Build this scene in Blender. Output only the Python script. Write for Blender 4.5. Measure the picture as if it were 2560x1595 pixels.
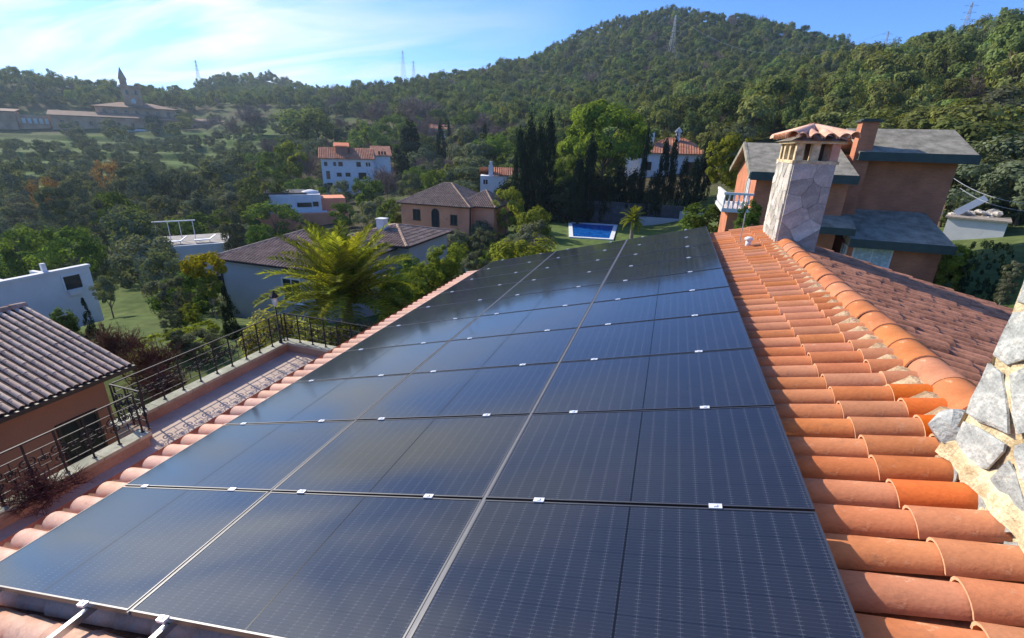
import bpy, math, random
import numpy as np
from mathutils import Vector, Matrix, Euler
random.seed(7); RNG = np.random.default_rng(11)
for o in list(bpy.data.objects): bpy.data.objects.remove(o)
S = bpy.context.scene; COL = S.collection
R = math.radians

# ------------------------------------------------------------------ camera, sky, sun, exposure
F_PX, YAW, PITCH, ROLL = 1177.55, R(-17.64), R(-20.317), R(-1.704)
CAM = np.array([-0.875, -1.146, 1.606])
fw = np.array([math.sin(YAW)*math.cos(PITCH), math.cos(YAW)*math.cos(PITCH), math.sin(PITCH)])
rt = np.array([math.cos(YAW), -math.sin(YAW), 0.]); dn = np.cross(fw, rt)
cr, sr = math.cos(ROLL), math.sin(ROLL)
RC = np.stack([cr*rt+sr*dn, -sr*rt+cr*dn, fw])          # rows: right, down, forward
cd = bpy.data.cameras.new('camera'); cam = bpy.data.objects.new('camera', cd); COL.objects.link(cam)
m = Matrix(((RC[0][0], -RC[1][0], -RC[2][0], CAM[0]), (RC[0][1], -RC[1][1], -RC[2][1], CAM[1]),
            (RC[0][2], -RC[1][2], -RC[2][2], CAM[2]), (0, 0, 0, 1)))
cam.matrix_world = m
cd.sensor_width = 36.0; cd.lens = F_PX/2560*36.0; cd.clip_start = 0.05; cd.clip_end = 20000
S.camera = cam

SUN_AZ, SUN_EL = R(-74), R(33)
W = bpy.data.worlds.new('World'); S.world = W; W.use_nodes = True
nt = W.node_tree; nt.nodes.clear()
def N(t, kind, **kw):
    n = t.nodes.new(kind)
    for k, v in kw.items():
        if k.startswith('i_'): n.inputs[k[2:].replace('_', ' ')].default_value = v
        else: setattr(n, k, v)
    return n
def mathn(t, op, a, b=None, c=None, clamp=False):
    n = t.nodes.new('ShaderNodeMath'); n.operation = op; n.use_clamp = clamp
    for i, v in enumerate((a, b, c)):
        if v is None: continue
        if isinstance(v, (int, float)): n.inputs[i].default_value = v
        else: t.links.new(v, n.inputs[i])
    return n.outputs[0]
def ramp(t, fac, stops, mode='LINEAR'):
    n = t.nodes.new('ShaderNodeValToRGB'); n.color_ramp.interpolation = mode
    e = n.color_ramp.elements
    while len(e) < len(stops): e.new(0.5)
    for i, (p, c) in enumerate(stops):
        e[i].position = p; e[i].color = (c if len(c) == 4 else (*c, 1)) if not isinstance(c, (int, float)) else (c, c, c, 1)
    t.links.new(fac, n.inputs[0]); return n.outputs[0]
def mixc(t, fac, a, b, mode='MIX'):
    n = t.nodes.new('ShaderNodeMix'); n.data_type = 'RGBA'; n.blend_type = mode
    for i, v in ((0, fac), (6, a), (7, b)):
        if isinstance(v, (int, float)): n.inputs[i].default_value = v
        elif isinstance(v, tuple): n.inputs[i].default_value = (*v, 1) if len(v) == 3 else v
        else: t.links.new(v, n.inputs[i])
    return n.outputs[2]
sky = N(nt, 'ShaderNodeTexSky', sky_type='NISHITA', sun_disc=False)
sky.sun_elevation = SUN_EL; sky.sun_rotation = SUN_AZ; sky.altitude = 200; sky.air_density = 1.0; sky.dust_density = 0.05; sky.ozone_density = 3.5
tc = N(nt, 'ShaderNodeTexCoord'); sep = N(nt, 'ShaderNodeSeparateXYZ'); nt.links.new(tc.outputs['Generated'], sep.inputs[0])
zz = mathn(nt, 'ADD', mathn(nt, 'MAXIMUM', sep.outputs[2], 0.0), 0.16)
u = mathn(nt, 'DIVIDE', sep.outputs[0], zz); v = mathn(nt, 'DIVIDE', sep.outputs[1], zz)
comb = N(nt, 'ShaderNodeCombineXYZ'); nt.links.new(u, comb.inputs[0]); nt.links.new(v, comb.inputs[1])
mp = N(nt, 'ShaderNodeMapping'); mp.inputs['Rotation'].default_value = (0, 0, R(-38)); mp.inputs['Scale'].default_value = (0.55, 1.9, 1)
nt.links.new(comb.outputs[0], mp.inputs[0])
n1 = N(nt, 'ShaderNodeTexNoise'); n1.inputs['Scale'].default_value = 1.15; n1.inputs['Detail'].default_value = 6; n1.inputs['Roughness'].default_value = 0.52; n1.inputs['Distortion'].default_value = 0.7
nt.links.new(mp.outputs[0], n1.inputs[0])
cl = ramp(nt, n1.outputs[0], [(0.41, 0.0), (0.63, 1.0)])
# the cirrus bank lies in the sunward quarter of the sky
d0 = (math.sin(R(-66))*math.cos(R(20)), math.cos(R(-66))*math.cos(R(20)), math.sin(R(20)))
dp = N(nt, 'ShaderNodeVectorMath', operation='DOT_PRODUCT'); nt.links.new(tc.outputs['Generated'], dp.inputs[0]); dp.inputs[1].default_value = d0
bank = ramp(nt, dp.outputs['Value'], [(0.60, 0.0), (0.78, 0.42), (0.92, 1.0)])
veil = mathn(nt, 'MULTIPLY', bank, mathn(nt, 'ADD', mathn(nt, 'MULTIPLY', cl, 0.84), 0.14))
skyc = mixc(nt, 1.0, sky.outputs[0], (0.34, 0.52, 0.84), 'MULTIPLY')
glow = mixc(nt, bank, (3.2, 3.4, 3.55), (4.1, 4.2, 4.05))
ds = N(nt, 'ShaderNodeVectorMath', operation='DOT_PRODUCT'); nt.links.new(tc.outputs['Generated'], ds.inputs[0])
ds.inputs[1].default_value = (math.sin(SUN_AZ)*math.cos(SUN_EL), math.cos(SUN_AZ)*math.cos(SUN_EL), math.sin(SUN_EL))
glow = mixc(nt, ramp(nt, ds.outputs['Value'], [(0.88, 0.0), (0.995, 1.0)]), glow, (15.0, 15.0, 14.2))   # thin cloud brightens towards the sun
skyc = mixc(nt, veil, skyc, glow)
bg = N(nt, 'ShaderNodeBackground'); bg.inputs[1].default_value = 0.15; nt.links.new(skyc, bg.inputs[0])
wo = N(nt, 'ShaderNodeOutputWorld'); nt.links.new(bg.outputs[0], wo.inputs[0])

sl = bpy.data.lights.new('sun', 'SUN'); sl.energy = 3.5; sl.angle = R(0.6); sl.color = (1.0, 0.91, 0.78)
sun = bpy.data.objects.new('sun', sl); COL.objects.link(sun)
sdir = Vector((math.sin(SUN_AZ)*math.cos(SUN_EL), math.cos(SUN_AZ)*math.cos(SUN_EL), math.sin(SUN_EL)))
sun.rotation_euler = sdir.to_track_quat('Z', 'Y').to_euler(); sun.location = (0, 0, 60)
vs = S.view_settings; vs.view_transform = 'Standard'; vs.look = 'None'; vs.exposure = 0.85; vs.gamma = 1.0; vs.use_curve_mapping = False
S.cycles.use_denoising = True; S.cycles.max_bounces = 6; S.cycles.transparent_max_bounces = 4; S.cycles.diffuse_bounces = 3
S.cycles.glossy_bounces = 3; S.cycles.volume_bounces = 0; S.cycles.use_fast_gi = False; S.cycles.sample_clamp_indirect = 4.0

# ------------------------------------------------------------------ helpers
def ray(x, y):
    d = RC.T @ np.array([(x-1280)/F_PX, (y-797.5)/F_PX, 1.0]); return d/np.linalg.norm(d)
def at_d(x, y, D):
    d = ray(x, y); return CAM+d*D/math.hypot(d[0], d[1])
def at_z(x, y, z):
    d = ray(x, y); return CAM+d*(z-CAM[2])/d[2]
def azimuth(x, y=400):
    d = ray(x, y); return math.atan2(d[0], d[1])

class MB:
    def __init__(s): s.v = []; s.f = []; s.m = []; s.cur = 0; s.sm = False; s.smooth = []
    def add(s, vs, fs):
        b = len(s.v); s.v.extend([tuple(map(float, p)) for p in vs])
        for f in fs: s.f.append(tuple(b+i for i in f)); s.m.append(s.cur); s.smooth.append(s.sm)
        return s
    def box(s, x0, x1, y0, y1, z0, z1):
        vs = [(x, y, z) for z in (z0, z1) for y in (y0, y1) for x in (x0, x1)]
        return s.add(vs, [(0, 2, 3, 1), (4, 5, 7, 6), (0, 1, 5, 4), (2, 6, 7, 3), (0, 4, 6, 2), (1, 3, 7, 5)])
    def prism(s, poly, axis, a, b):
        """poly: 2D points, extruded along axis from a to b"""
        n = len(poly)
        def p3(p, t): return {'x': (t, p[0], p[1]), 'y': (p[0], t, p[1]), 'z': (p[0], p[1], t)}[axis]
        vs = [p3(p, a) for p in poly]+[p3(p, b) for p in poly]
        return s.add(vs, [tuple(range(n))[::-1], tuple(range(n, 2*n))]+[(i, (i+1) % n, n+(i+1) % n, n+i) for i in range(n)])
    def tube(s, pts, r, n=8, cap=True):
        pts = [Vector(p) for p in pts]; rs = r if isinstance(r, (list, tuple)) else [r]*len(pts)
        vs = []; fs = []; u = None
        for i, p in enumerate(pts):
            t = (pts[min(i+1, len(pts)-1)]-pts[max(i-1, 0)]).normalized()
            if u is None: u = t.orthogonal().normalized()
            else: u = (u-t*u.dot(t)); u = u.normalized() if u.length > 1e-6 else t.orthogonal().normalized()
            w = t.cross(u)
            for k in range(n):
                a = 2*math.pi*k/n; vs.append(p+(u*math.cos(a)+w*math.sin(a))*rs[i])
        for i in range(len(pts)-1):
            for k in range(n): fs.append((i*n+k, i*n+(k+1) % n, (i+1)*n+(k+1) % n, (i+1)*n+k))
        if cap: fs.append(tuple(range(n))[::-1]); fs.append(tuple((len(pts)-1)*n+k for k in range(n)))
        return s.add(vs, fs)
    def quad(s, a, b, c, d): return s.add([a, b, c, d], [(0, 1, 2, 3)])
    def slab(s, a, b, c, d, th):
        """thick plate: top corners a b c d (ccw from above), thickness straight down"""
        top = [Vector(p) for p in (a, b, c, d)]; bot = [p-Vector((0, 0, th)) for p in top]
        return s.add(top+bot, [(0, 1, 2, 3), (7, 6, 5, 4), (0, 4, 5, 1), (1, 5, 6, 2), (2, 6, 7, 3), (3, 7, 4, 0)])
    def mesh(s, name, mats):
        me = bpy.data.meshes.new(name); me.from_pydata(s.v, [], s.f)
        for m_ in (mats if isinstance(mats, (list, tuple)) else [mats]): me.materials.append(m_)
        me.polygons.foreach_set('material_index', s.m)
        me.polygons.foreach_set('use_smooth', s.smooth)
        me.update(); return me
    def build(s, name, mats, parent=None, **kw): return link(name, s.mesh(name, mats), parent, **kw)

def link(name, data, parent=None, loc=None, rot=None, scale=None, kind=None):
    o = bpy.data.objects.new(name, data); COL.objects.link(o)
    if parent is not None: o.parent = parent
    if loc is not None: o.location = loc
    if rot is not None: o.rotation_euler = rot
    if scale is not None: o.scale = scale
    if kind: o['kind'] = kind
    return o
def tag(o, label, cat, group=None, kind=None):
    o['label'] = label; o['category'] = cat
    if group: o['group'] = group
    if kind: o['kind'] = kind
    return o
def thing(name, label, cat, loc=(0, 0, 0), rotz=0, group=None):
    o = link(name, None, loc=loc, rot=(0, 0, rotz)); o.empty_display_size = 0.2
    return tag(o, label, cat, group)
def structure(o): o['kind'] = 'structure'; return o
def np_mesh(name, verts, faces, mats, smooth=False, midx=None):
    me = bpy.data.meshes.new(name); nf, k = faces.shape
    me.vertices.add(len(verts)); me.vertices.foreach_set('co', np.asarray(verts, np.float32).ravel())
    me.loops.add(nf*k); me.loops.foreach_set('vertex_index', faces.astype(np.int32).ravel())
    me.polygons.add(nf); me.polygons.foreach_set('loop_start', np.arange(0, nf*k, k, dtype=np.int32))
    if midx is not None: me.polygons.foreach_set('material_index', np.asarray(midx, np.int32))
    me.polygons.foreach_set('use_smooth', np.full(nf, smooth))
    for m_ in (mats if isinstance(mats, (list, tuple)) else [mats]): me.materials.append(m_)
    me.update(calc_edges=True); return me

# ------------------------------------------------------------------ materials
def new_mat(name):
    m_ = bpy.data.materials.new(name); m_.use_nodes = True; t = m_.node_tree
    b = t.nodes['Principled BSDF']; return m_, t, b
def surf(name, col, rough=0.8, var=0.18, scale=3.0, bump=0.15, bscale=None, col2=None, spots=None, metal=0.0, rnd=0.0, spec=0.3, bdist=0.02, coord='Object', grime=0.0):
    """procedural surface: large colour drift + fine grain + bump; rnd = per-object brightness change"""
    m_, t, b = new_mat(name); c = N(t, 'ShaderNodeTexCoord').outputs[coord]
    a = N(t, 'ShaderNodeTexNoise'); a.inputs['Scale'].default_value = scale; a.inputs['Detail'].default_value = 5; t.links.new(c, a.inputs[0])
    g = N(t, 'ShaderNodeTexNoise'); g.inputs['Scale'].default_value = bscale or scale*9; g.inputs['Detail'].default_value = 4; t.links.new(c, g.inputs[0])
    lo = tuple(x*(1-var) for x in col); hi = tuple(min(1, x*(1+var)) for x in (col2 or col))
    cc = ramp(t, a.outputs[0], [(0.3, lo), (0.7, hi)])
    gr = ramp(t, g.outputs[0], [(0.25, 1-var*0.8), (0.75, 1+var*0.5)])
    cc = mixc(t, 1.0, cc, gr, 'MULTIPLY')
    if spots:
        sc, amount, sp = spots
        s_ = N(t, 'ShaderNodeTexNoise'); s_.inputs['Scale'].default_value = sc; s_.inputs['Detail'].default_value = 6; s_.inputs['Roughness'].default_value = 0.65; t.links.new(c, s_.inputs[0])
        cc = mixc(t, ramp(t, s_.outputs[0], [(0.62-amount, 0.0), (0.70, 1.0)]), cc, sp)
    if grime:                                               # soot and lichen specks, offset per object
        oi2 = N(t, 'ShaderNodeObjectInfo'); va = N(t, 'ShaderNodeVectorMath', operation='ADD'); t.links.new(c, va.inputs[0]); t.links.new(oi2.outputs['Location'], va.inputs[1])
        gm = N(t, 'ShaderNodeTexNoise'); gm.inputs['Scale'].default_value = 11; gm.inputs['Detail'].default_value = 9; gm.inputs['Roughness'].default_value = 0.72; t.links.new(va.outputs[0], gm.inputs[0])
        cc = mixc(t, mathn(t, 'MULTIPLY', ramp(t, gm.outputs[0], [(0.56, 0.0), (0.72, 1.0)]), grime), cc, (0.13, 0.085, 0.06))
        cc = mixc(t, mathn(t, 'MULTIPLY', ramp(t, gm.outputs[0], [(0.28, 1.0), (0.40, 0.0)]), grime*.8), cc, (0.60, 0.45, 0.33))
    if rnd:
        oi = N(t, 'ShaderNodeObjectInfo')
        hs = N(t, 'ShaderNodeHueSaturation'); t.links.new(cc, hs.inputs['Color'])
        t.links.new(mathn(t, 'MULTIPLY_ADD', oi.outputs['Random'], 2*rnd, 1-rnd), hs.inputs['Value'])
        h = mathn(t, 'FRACT', mathn(t, 'MULTIPLY', oi.outputs['Random'], 37.7))
        t.links.new(mathn(t, 'MULTIPLY_ADD', h, 0.008, 0.497), hs.inputs['Hue'])
        h2 = mathn(t, 'FRACT', mathn(t, 'MULTIPLY', oi.outputs['Random'], 91.3))
        t.links.new(mathn(t, 'MULTIPLY_ADD', h2, 0.16, 0.94), hs.inputs['Saturation'])
        cc = hs.outputs[0]
    t.links.new(cc, b.inputs['Base Color'])
    b.inputs['Roughness'].default_value = rough; b.inputs['Metallic'].default_value = metal; b.inputs['Specular IOR Level'].default_value = spec
    if bump:
        bn = N(t, 'ShaderNodeBump'); bn.inputs['Strength'].default_value = bump; bn.inputs['Distance'].default_value = bdist
        t.links.new(g.outputs[0], bn.inputs['Height']); t.links.new(bn.outputs[0], b.inputs['Normal'])
    return m_
def leaf(name, col, trans=0.35, rnd=0.25, hue=0.02, tcol=None, tipcol=None):
    m_ = bpy.data.materials.new(name); m_.use_nodes = True; t = m_.node_tree; t.nodes.clear()
    oi = N(t, 'ShaderNodeObjectInfo'); gi = N(t, 'ShaderNodeNewGeometry')
    base = mixc(t, gi.outputs['Random Per Island'], tuple(x*0.62 for x in col), tuple(min(1, x*1.38) for x in (tipcol or col)))
    hs = N(t, 'ShaderNodeHueSaturation'); t.links.new(base, hs.inputs['Color'])
    t.links.new(mathn(t, 'MULTIPLY_ADD', oi.outputs['Random'], 2*rnd, 1-rnd), hs.inputs['Value'])
    h = mathn(t, 'FRACT', mathn(t, 'MULTIPLY', oi.outputs['Random'], 17.3))
    t.links.new(mathn(t, 'MULTIPLY_ADD', h, 2*hue, 0.5-hue), hs.inputs['Hue'])
    d = N(t, 'ShaderNodeBsdfDiffuse'); t.links.new(hs.outputs[0], d.inputs[0])
    tr = N(t, 'ShaderNodeBsdfTranslucent')
    if tcol: tr.inputs[0].default_value = (*tcol, 1)
    else:
        k = mixc(t, 1.0, hs.outputs[0], (1.5, 1.5, 0.7), 'MULTIPLY'); t.links.new(k, tr.inputs[0])
    mx = N(t, 'ShaderNodeMixShader'); mx.inputs[0].default_value = trans
    t.links.new(d.outputs[0], mx.inputs[1]); t.links.new(tr.outputs[0], mx.inputs[2])
    out = N(t, 'ShaderNodeOutputMaterial'); t.links.new(mx.outputs[0], out.inputs[0]); return m_

M = {}
M['tile'] = surf('terracotta_tile', (0.47, 0.165, 0.072), 0.76, 0.12, 4, 0.12, 60, col2=(0.52, 0.205, 0.098), rnd=0.08, spec=0.35, spots=(7, -0.03, (0.64, 0.36, 0.21)), grime=0.5)
M['tile_eave'] = surf('pale_sunlit_tile', (0.62, 0.33, 0.22), 0.75, 0.14, 6, 0.12, 60, col2=(0.66, 0.40, 0.29), rnd=0.12, spots=(8, 0.04, (0.62, 0.48, 0.38)), grime=0.5)  # strong sun on the eave tiles is put into this paler tone
M['tile_new'] = surf('orange_terracotta_tile', (0.62, 0.15, 0.035), 0.7, 0.15, 6, 0.1, 60, rnd=0.1)
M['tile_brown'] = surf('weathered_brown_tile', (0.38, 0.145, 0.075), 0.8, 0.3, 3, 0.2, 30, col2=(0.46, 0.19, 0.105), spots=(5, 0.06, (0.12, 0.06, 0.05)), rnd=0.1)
M['pan'] = surf('channel_tile', (0.30, 0.12, 0.06), 0.85, 0.3, 5, 0.2, 40, spots=(12, 0.1, (0.10, 0.07, 0.04)))
M['mortar'] = surf('roof_mortar', (0.62, 0.46, 0.25), 0.95, 0.3, 10, 0.6, 55, col2=(0.68, 0.56, 0.36), bdist=0.03)
M['mortar_tan'] = surf('tan_ridge_mortar', (0.44, 0.29, 0.165), 0.95, 0.3, 10, 0.6, 55, col2=(0.50, 0.36, 0.22), bdist=0.03)
M['mortar_dk'] = surf('grey_mortar', (0.36, 0.31, 0.25), 0.95, 0.3, 7, 0.5, 40)
M['shadestone'] = surf('shaded_garden_stone', (0.085, 0.085, 0.09), 0.95, 0.35, 1.5, 0.5, 8)  # shade of the cypresses put into the wall's stone colour
M['stone_b'] = surf('blue_grey_stone', (0.33, 0.35, 0.335), 0.85, 0.3, 7, 0.7, 45, col2=(0.42, 0.43, 0.40), rnd=0.12, spots=(16, 0.08, (0.60, 0.58, 0.50)), bdist=0.02)
M['stone_w'] = surf('grey_flagstone', (0.42, 0.39, 0.34), 0.85, 0.22, 4, 0.5, 30, col2=(0.49, 0.455, 0.40), rnd=0.28, spots=(9, 0.05, (0.62, 0.56, 0.44)))
M['brick'] = None
M['white'] = surf('white_render', (0.72, 0.72, 0.70), 0.9, 0.06, 1.2, 0.08, 30, spots=(1.5, 0.0, (0.60, 0.59, 0.56)))
M['whitegrey'] = surf('pale_grey_render', (0.43, 0.425, 0.43), 0.9, 0.06, 0.8, 0.08, 30)
M['pinkwall'] = surf('salmon_render', (0.78, 0.29, 0.155), 0.9, 0.12, 0.5, 0.1, 20, col2=(0.80, 0.33, 0.18), spots=(1.2, 0.02, (0.44, 0.25, 0.18)))
M['orangewall'] = surf('terracotta_render', (0.37, 0.19, 0.125), 0.9, 0.12, 0.6, 0.1, 25)
M['parapet'] = surf('brown_parapet_render', (0.34, 0.245, 0.17), 0.95, 0.2, 1.0, 0.3, 20)
M['ochre'] = surf('ochre_render', (0.46, 0.25, 0.145), 0.9, 0.15, 0.3, 0.1, 8, col2=(0.52, 0.32, 0.20))
M['glassdark'] = surf('dark_window', (0.025, 0.03, 0.035), 0.12, 0.2, 2, 0, spec=0.5)
M['curtain'] = surf('pale_curtain', (0.50, 0.58, 0.56), 0.5, 0.25, 6, 0.2, 14)
M['frame_dk'] = surf('dark_frame', (0.05, 0.04, 0.035), 0.5, 0.1, 5, 0)
M['frame_w'] = surf('white_frame', (0.75, 0.75, 0.73), 0.5, 0.05, 5, 0)
M['shingle'] = surf('grey_shingle', (0.24, 0.215, 0.155), 0.9, 0.25, 2.0, 0.5, 9, col2=(0.31, 0.28, 0.21), spots=(14, 0.05, (0.15, 0.15, 0.14)))
M['fascia'] = surf('dark_green_fascia', (0.055, 0.075, 0.065), 0.6, 0.15, 3, 0)
M['darktile'] = surf('dark_brown_roof_tile', (0.31, 0.205, 0.15), 0.85, 0.25, 2, 0.15, 20, col2=(0.39, 0.275, 0.205), spots=(4, 0.05, (0.13, 0.10, 0.08)), rnd=0.12)
M['darkpan'] = surf('dark_roof_channel', (0.06, 0.045, 0.04), 0.9, 0.2, 3, 0)
M['redtile'] = surf('orange_roof_tile', (0.46, 0.17, 0.085), 0.85, 0.2, 1.0, 0.2, 10, col2=(0.52, 0.24, 0.14))
M['copetop'] = surf('lichen_coping', (0.36, 0.36, 0.26), 0.95, 0.2, 2, 0.3, 20, col2=(0.45, 0.44, 0.33), spots=(5, 0.06, (0.22, 0.22, 0.15)))
M['floor_terr'] = surf('terrace_floor_tile', (0.52, 0.41, 0.32), 0.85, 0.12, 2, 0.1, 20)
M['iron'] = surf('wrought_iron', (0.022, 0.022, 0.024), 0.6, 0.2, 8, 0.05, 40, spec=0.25)
M['alu'] = surf('anodised_aluminium', (0.62, 0.63, 0.64), 0.28, 0.05, 10, 0, metal=1.0)
M['strip'] = surf('dull_grey_strip', (0.17, 0.17, 0.175), 0.5, 0.05, 10, 0, metal=0.2)
M['clampm'] = surf('bright_clamp_metal', (0.86, 0.86, 0.86), 0.35, 0.05, 10, 0, metal=0.4)
M['pframe'] = surf('panel_frame_metal', (0.13, 0.13, 0.135), 0.45, 0.05, 10, 0, metal=0.9)
M['bark'] = surf('bark', (0.16, 0.115, 0.085), 0.95, 0.3, 2, 0.5, 12)
M['barkpale'] = surf('pale_bark', (0.30, 0.25, 0.20), 0.95, 0.3, 2, 0.5, 12)
M['steel'] = surf('galvanised_steel', (0.42, 0.44, 0.46), 0.55, 0.1, 2, 0, metal=0.3)
M['pool_tile'] = surf('pool_basin', (0.012, 0.10, 0.42), 0.4, 0.1, 1, 0)
M['lawn'] = surf('lawn_grass', (0.075, 0.12, 0.022), 0.95, 0.3, 1.2, 0.4, 30, col2=(0.11, 0.16, 0.03))
M['path'] = surf('gravel_path', (0.36, 0.33, 0.29), 0.95, 0.2, 1, 0.3, 20)
M['vine'] = surf('plastic_white', (0.8, 0.8, 0.78), 0.5, 0.05, 2, 0)
def brick_mat(name, c1, c2, mort, sc):
    m_, t, b = new_mat(name); c = N(t, 'ShaderNodeTexCoord').outputs['Object']
    sp_ = N(t, 'ShaderNodeSeparateXYZ'); t.links.new(c, sp_.inputs[0])
    cb = N(t, 'ShaderNodeCombineXYZ'); t.links.new(mathn(t, 'ADD', sp_.outputs[0], sp_.outputs[1]), cb.inputs[0]); t.links.new(sp_.outputs[2], cb.inputs[1])
    bt = N(t, 'ShaderNodeTexBrick'); t.links.new(cb.outputs[0], bt.inputs[0])
    bt.inputs['Color1'].default_value = (*c1, 1); bt.inputs['Color2'].default_value = (*c2, 1); bt.inputs['Mortar'].default_value = (*mort, 1)
    bt.inputs['Scale'].default_value = sc; bt.inputs['Mortar Size'].default_value = 0.012; bt.inputs['Brick Width'].default_value = 0.26; bt.inputs['Row Height'].default_value = 0.075
    nz = N(t, 'ShaderNodeTexNoise'); nz.inputs['Scale'].default_value = 1.3; nz.inputs['Detail'].default_value = 6; t.links.new(c, nz.inputs[0])
    t.links.new(mixc(t, 1.0, bt.outputs[0], ramp(t, nz.outputs[0], [(0.3, 0.78), (0.7, 1.15)]), 'MULTIPLY'), b.inputs['Base Color'])
    bn = N(t, 'ShaderNodeBump'); bn.inputs['Strength'].default_value = 0.4; bn.inputs['Distance'].default_value = 0.01; t.links.new(bt.outputs['Fac'], bn.inputs['Height']); bn.invert = True
    t.links.new(bn.outputs[0], b.inputs['Normal']); b.inputs['Roughness'].default_value = 0.88; return m_
M['brick'] = brick_mat('facing_brick', (0.60, 0.19, 0.085), (0.52, 0.155, 0.07), (0.42, 0.22, 0.13), 1.0)

# solar glass: fine cell print under gloss
def solar_mat():
    m_, t, b = new_mat('solar_cell_glass'); c = N(t, 'ShaderNodeTexCoord').outputs['Object']
    sp_ = N(t, 'ShaderNodeSeparateXYZ'); t.links.new(c, sp_.inputs[0]); X, Y = sp_.outputs[0], sp_.outputs[1]
    def line(src, pitch, width, off=0.0):       # 1 on a line of given width every pitch metres
        p = mathn(t, 'FRACT', mathn(t, 'ADD', mathn(t, 'DIVIDE', src, pitch), 50.0+off))
        d = mathn(t, 'ABSOLUTE', mathn(t, 'SUBTRACT', p, 0.5))
        return mathn(t, 'LESS_THAN', d, width/pitch/2)
    gapx = line(X, 0.0853, 0.0035, 0.5)
    wires = line(Y, 0.0184, 0.0012)
    gapy = line(Y, 0.1655, 0.004, 0.5)
    pads = mathn(t, 'MULTIPLY', line(X, 0.0853, 0.022, 0.5), line(Y, 0.0184, 0.0042))
    oi = N(t, 'ShaderNodeObjectInfo')
    base = mixc(t, oi.outputs['Random'], (0.010, 0.013, 0.022), (0.014, 0.017, 0.026))
    dirt = N(t, 'ShaderNodeTexNoise'); dirt.inputs['Scale'].default_value = 2.2; dirt.inputs['Detail'].default_value = 6; t.links.new(c, dirt.inputs[0])
    base = mixc(t, mathn(t, 'MULTIPLY', dirt.outputs[0], 0.045), base, (0.25, 0.24, 0.22))
    base = mixc(t, mathn(t, 'MULTIPLY', wires, 0.08), base, (0.30, 0.32, 0.36))
    base = mixc(t, mathn(t, 'MULTIPLY', gapy, 0.7), base, (0.005, 0.006, 0.010))
    base = mixc(t, mathn(t, 'MULTIPLY', gapx, 0.25), base, (0.10, 0.11, 0.13))
    base = mixc(t, mathn(t, 'MULTIPLY', pads, 0.06), base, (0.42, 0.44, 0.47))
    t.links.new(base, b.inputs['Base Color'])
    b.inputs['IOR'].default_value = 1.62; b.inputs['Specular IOR Level'].default_value = 0.5
    t.links.new(mathn(t, 'MULTIPLY_ADD', dirt.outputs[0], 0.07, 0.045), b.inputs['Roughness']); return m_
M['solar'] = solar_mat()
M['blackstrip'] = surf('black_backsheet', (0.004, 0.005, 0.008), 0.25, 0.1, 5, 0)
def water_mat():
    m_, t, b = new_mat('pool_water'); b.inputs['Base Color'].default_value = (0.012, 0.13, 0.48, 1); b.inputs['Roughness'].default_value = 0.06
    c = N(t, 'ShaderNodeTexCoord').outputs['Object']; nz = N(t, 'ShaderNodeTexNoise'); nz.inputs['Scale'].default_value = 1.5; t.links.new(c, nz.inputs[0])
    t.links.new(ramp(t, nz.outputs[0], [(0.35, (0.008, 0.085, 0.36)), (0.7, (0.015, 0.17, 0.55))]), b.inputs['Base Color'])
    bn = N(t, 'ShaderNodeBump'); bn.inputs['Strength'].default_value = 0.05; t.links.new(nz.outputs[0], bn.inputs['Height']); t.links.new(bn.outputs[0], b.inputs['Normal']); return m_
M['water'] = water_mat()
L = {}
L['pine'] = leaf('pine_needles', (0.150, 0.180, 0.058), 0.28, 0.34, 0.035)
L['pine_bright'] = leaf('bright_pine_needles', (0.19, 0.245, 0.035), 0.35, 0.1, 0.01)  # brighter, yellower green, for the umbrella pine alone
L['oak'] = leaf('holm_oak_leaves', (0.135, 0.155, 0.090), 0.28, 0.30, 0.03)
L['oakgreen'] = leaf('green_leaves', (0.10, 0.15, 0.034), 0.4, 0.25, 0.02)
L['olive'] = leaf('olive_leaves', (0.13, 0.14, 0.085), 0.25, 0.25, 0.02)
L['cypress'] = leaf('cypress_leaves', (0.022, 0.036, 0.018), 0.1, 0.25, 0.02)
L['autumn'] = leaf('autumn_leaves', (0.23, 0.14, 0.06), 0.35, 0.2, 0.02)
L['bare'] = leaf('bare_twigs', (0.25, 0.185, 0.15), 0.0, 0.15, 0.01)
L['barered'] = leaf('purple_twigs', (0.12, 0.055, 0.055), 0.1, 0.15, 0.01)
L['palm'] = leaf('palm_leaflets', (0.11, 0.15, 0.022), 0.42, 0.22, 0.015, tipcol=(0.26, 0.27, 0.035))
L['palmold'] = leaf('yellow_palm_leaflets', (0.24, 0.24, 0.02), 0.45, 0.12, 0.01)
L['yellow'] = leaf('yellow_leaves', (0.34, 0.27, 0.02), 0.4, 0.15, 0.01)
L['lime'] = leaf('lime_leaves', (0.21, 0.235, 0.035), 0.4, 0.2, 0.015)
L['variegated'] = leaf('variegated_leaves', (0.22, 0.26, 0.05), 0.4, 0.2, 0.015, tipcol=(0.42, 0.38, 0.10))
L['grass'] = leaf('grass_blades', (0.10, 0.16, 0.03), 0.3, 0.2, 0.01)

# ------------------------------------------------------------------ terrain
CTRL = []
def cp(x, D, y=None, z=None):
    p = at_d(x, y if y is not None else 400, D)
    CTRL.append((p[0], p[1], p[2] if z is None else z))
def cw(x, y, z): CTRL.append((x, y, z))
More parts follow.
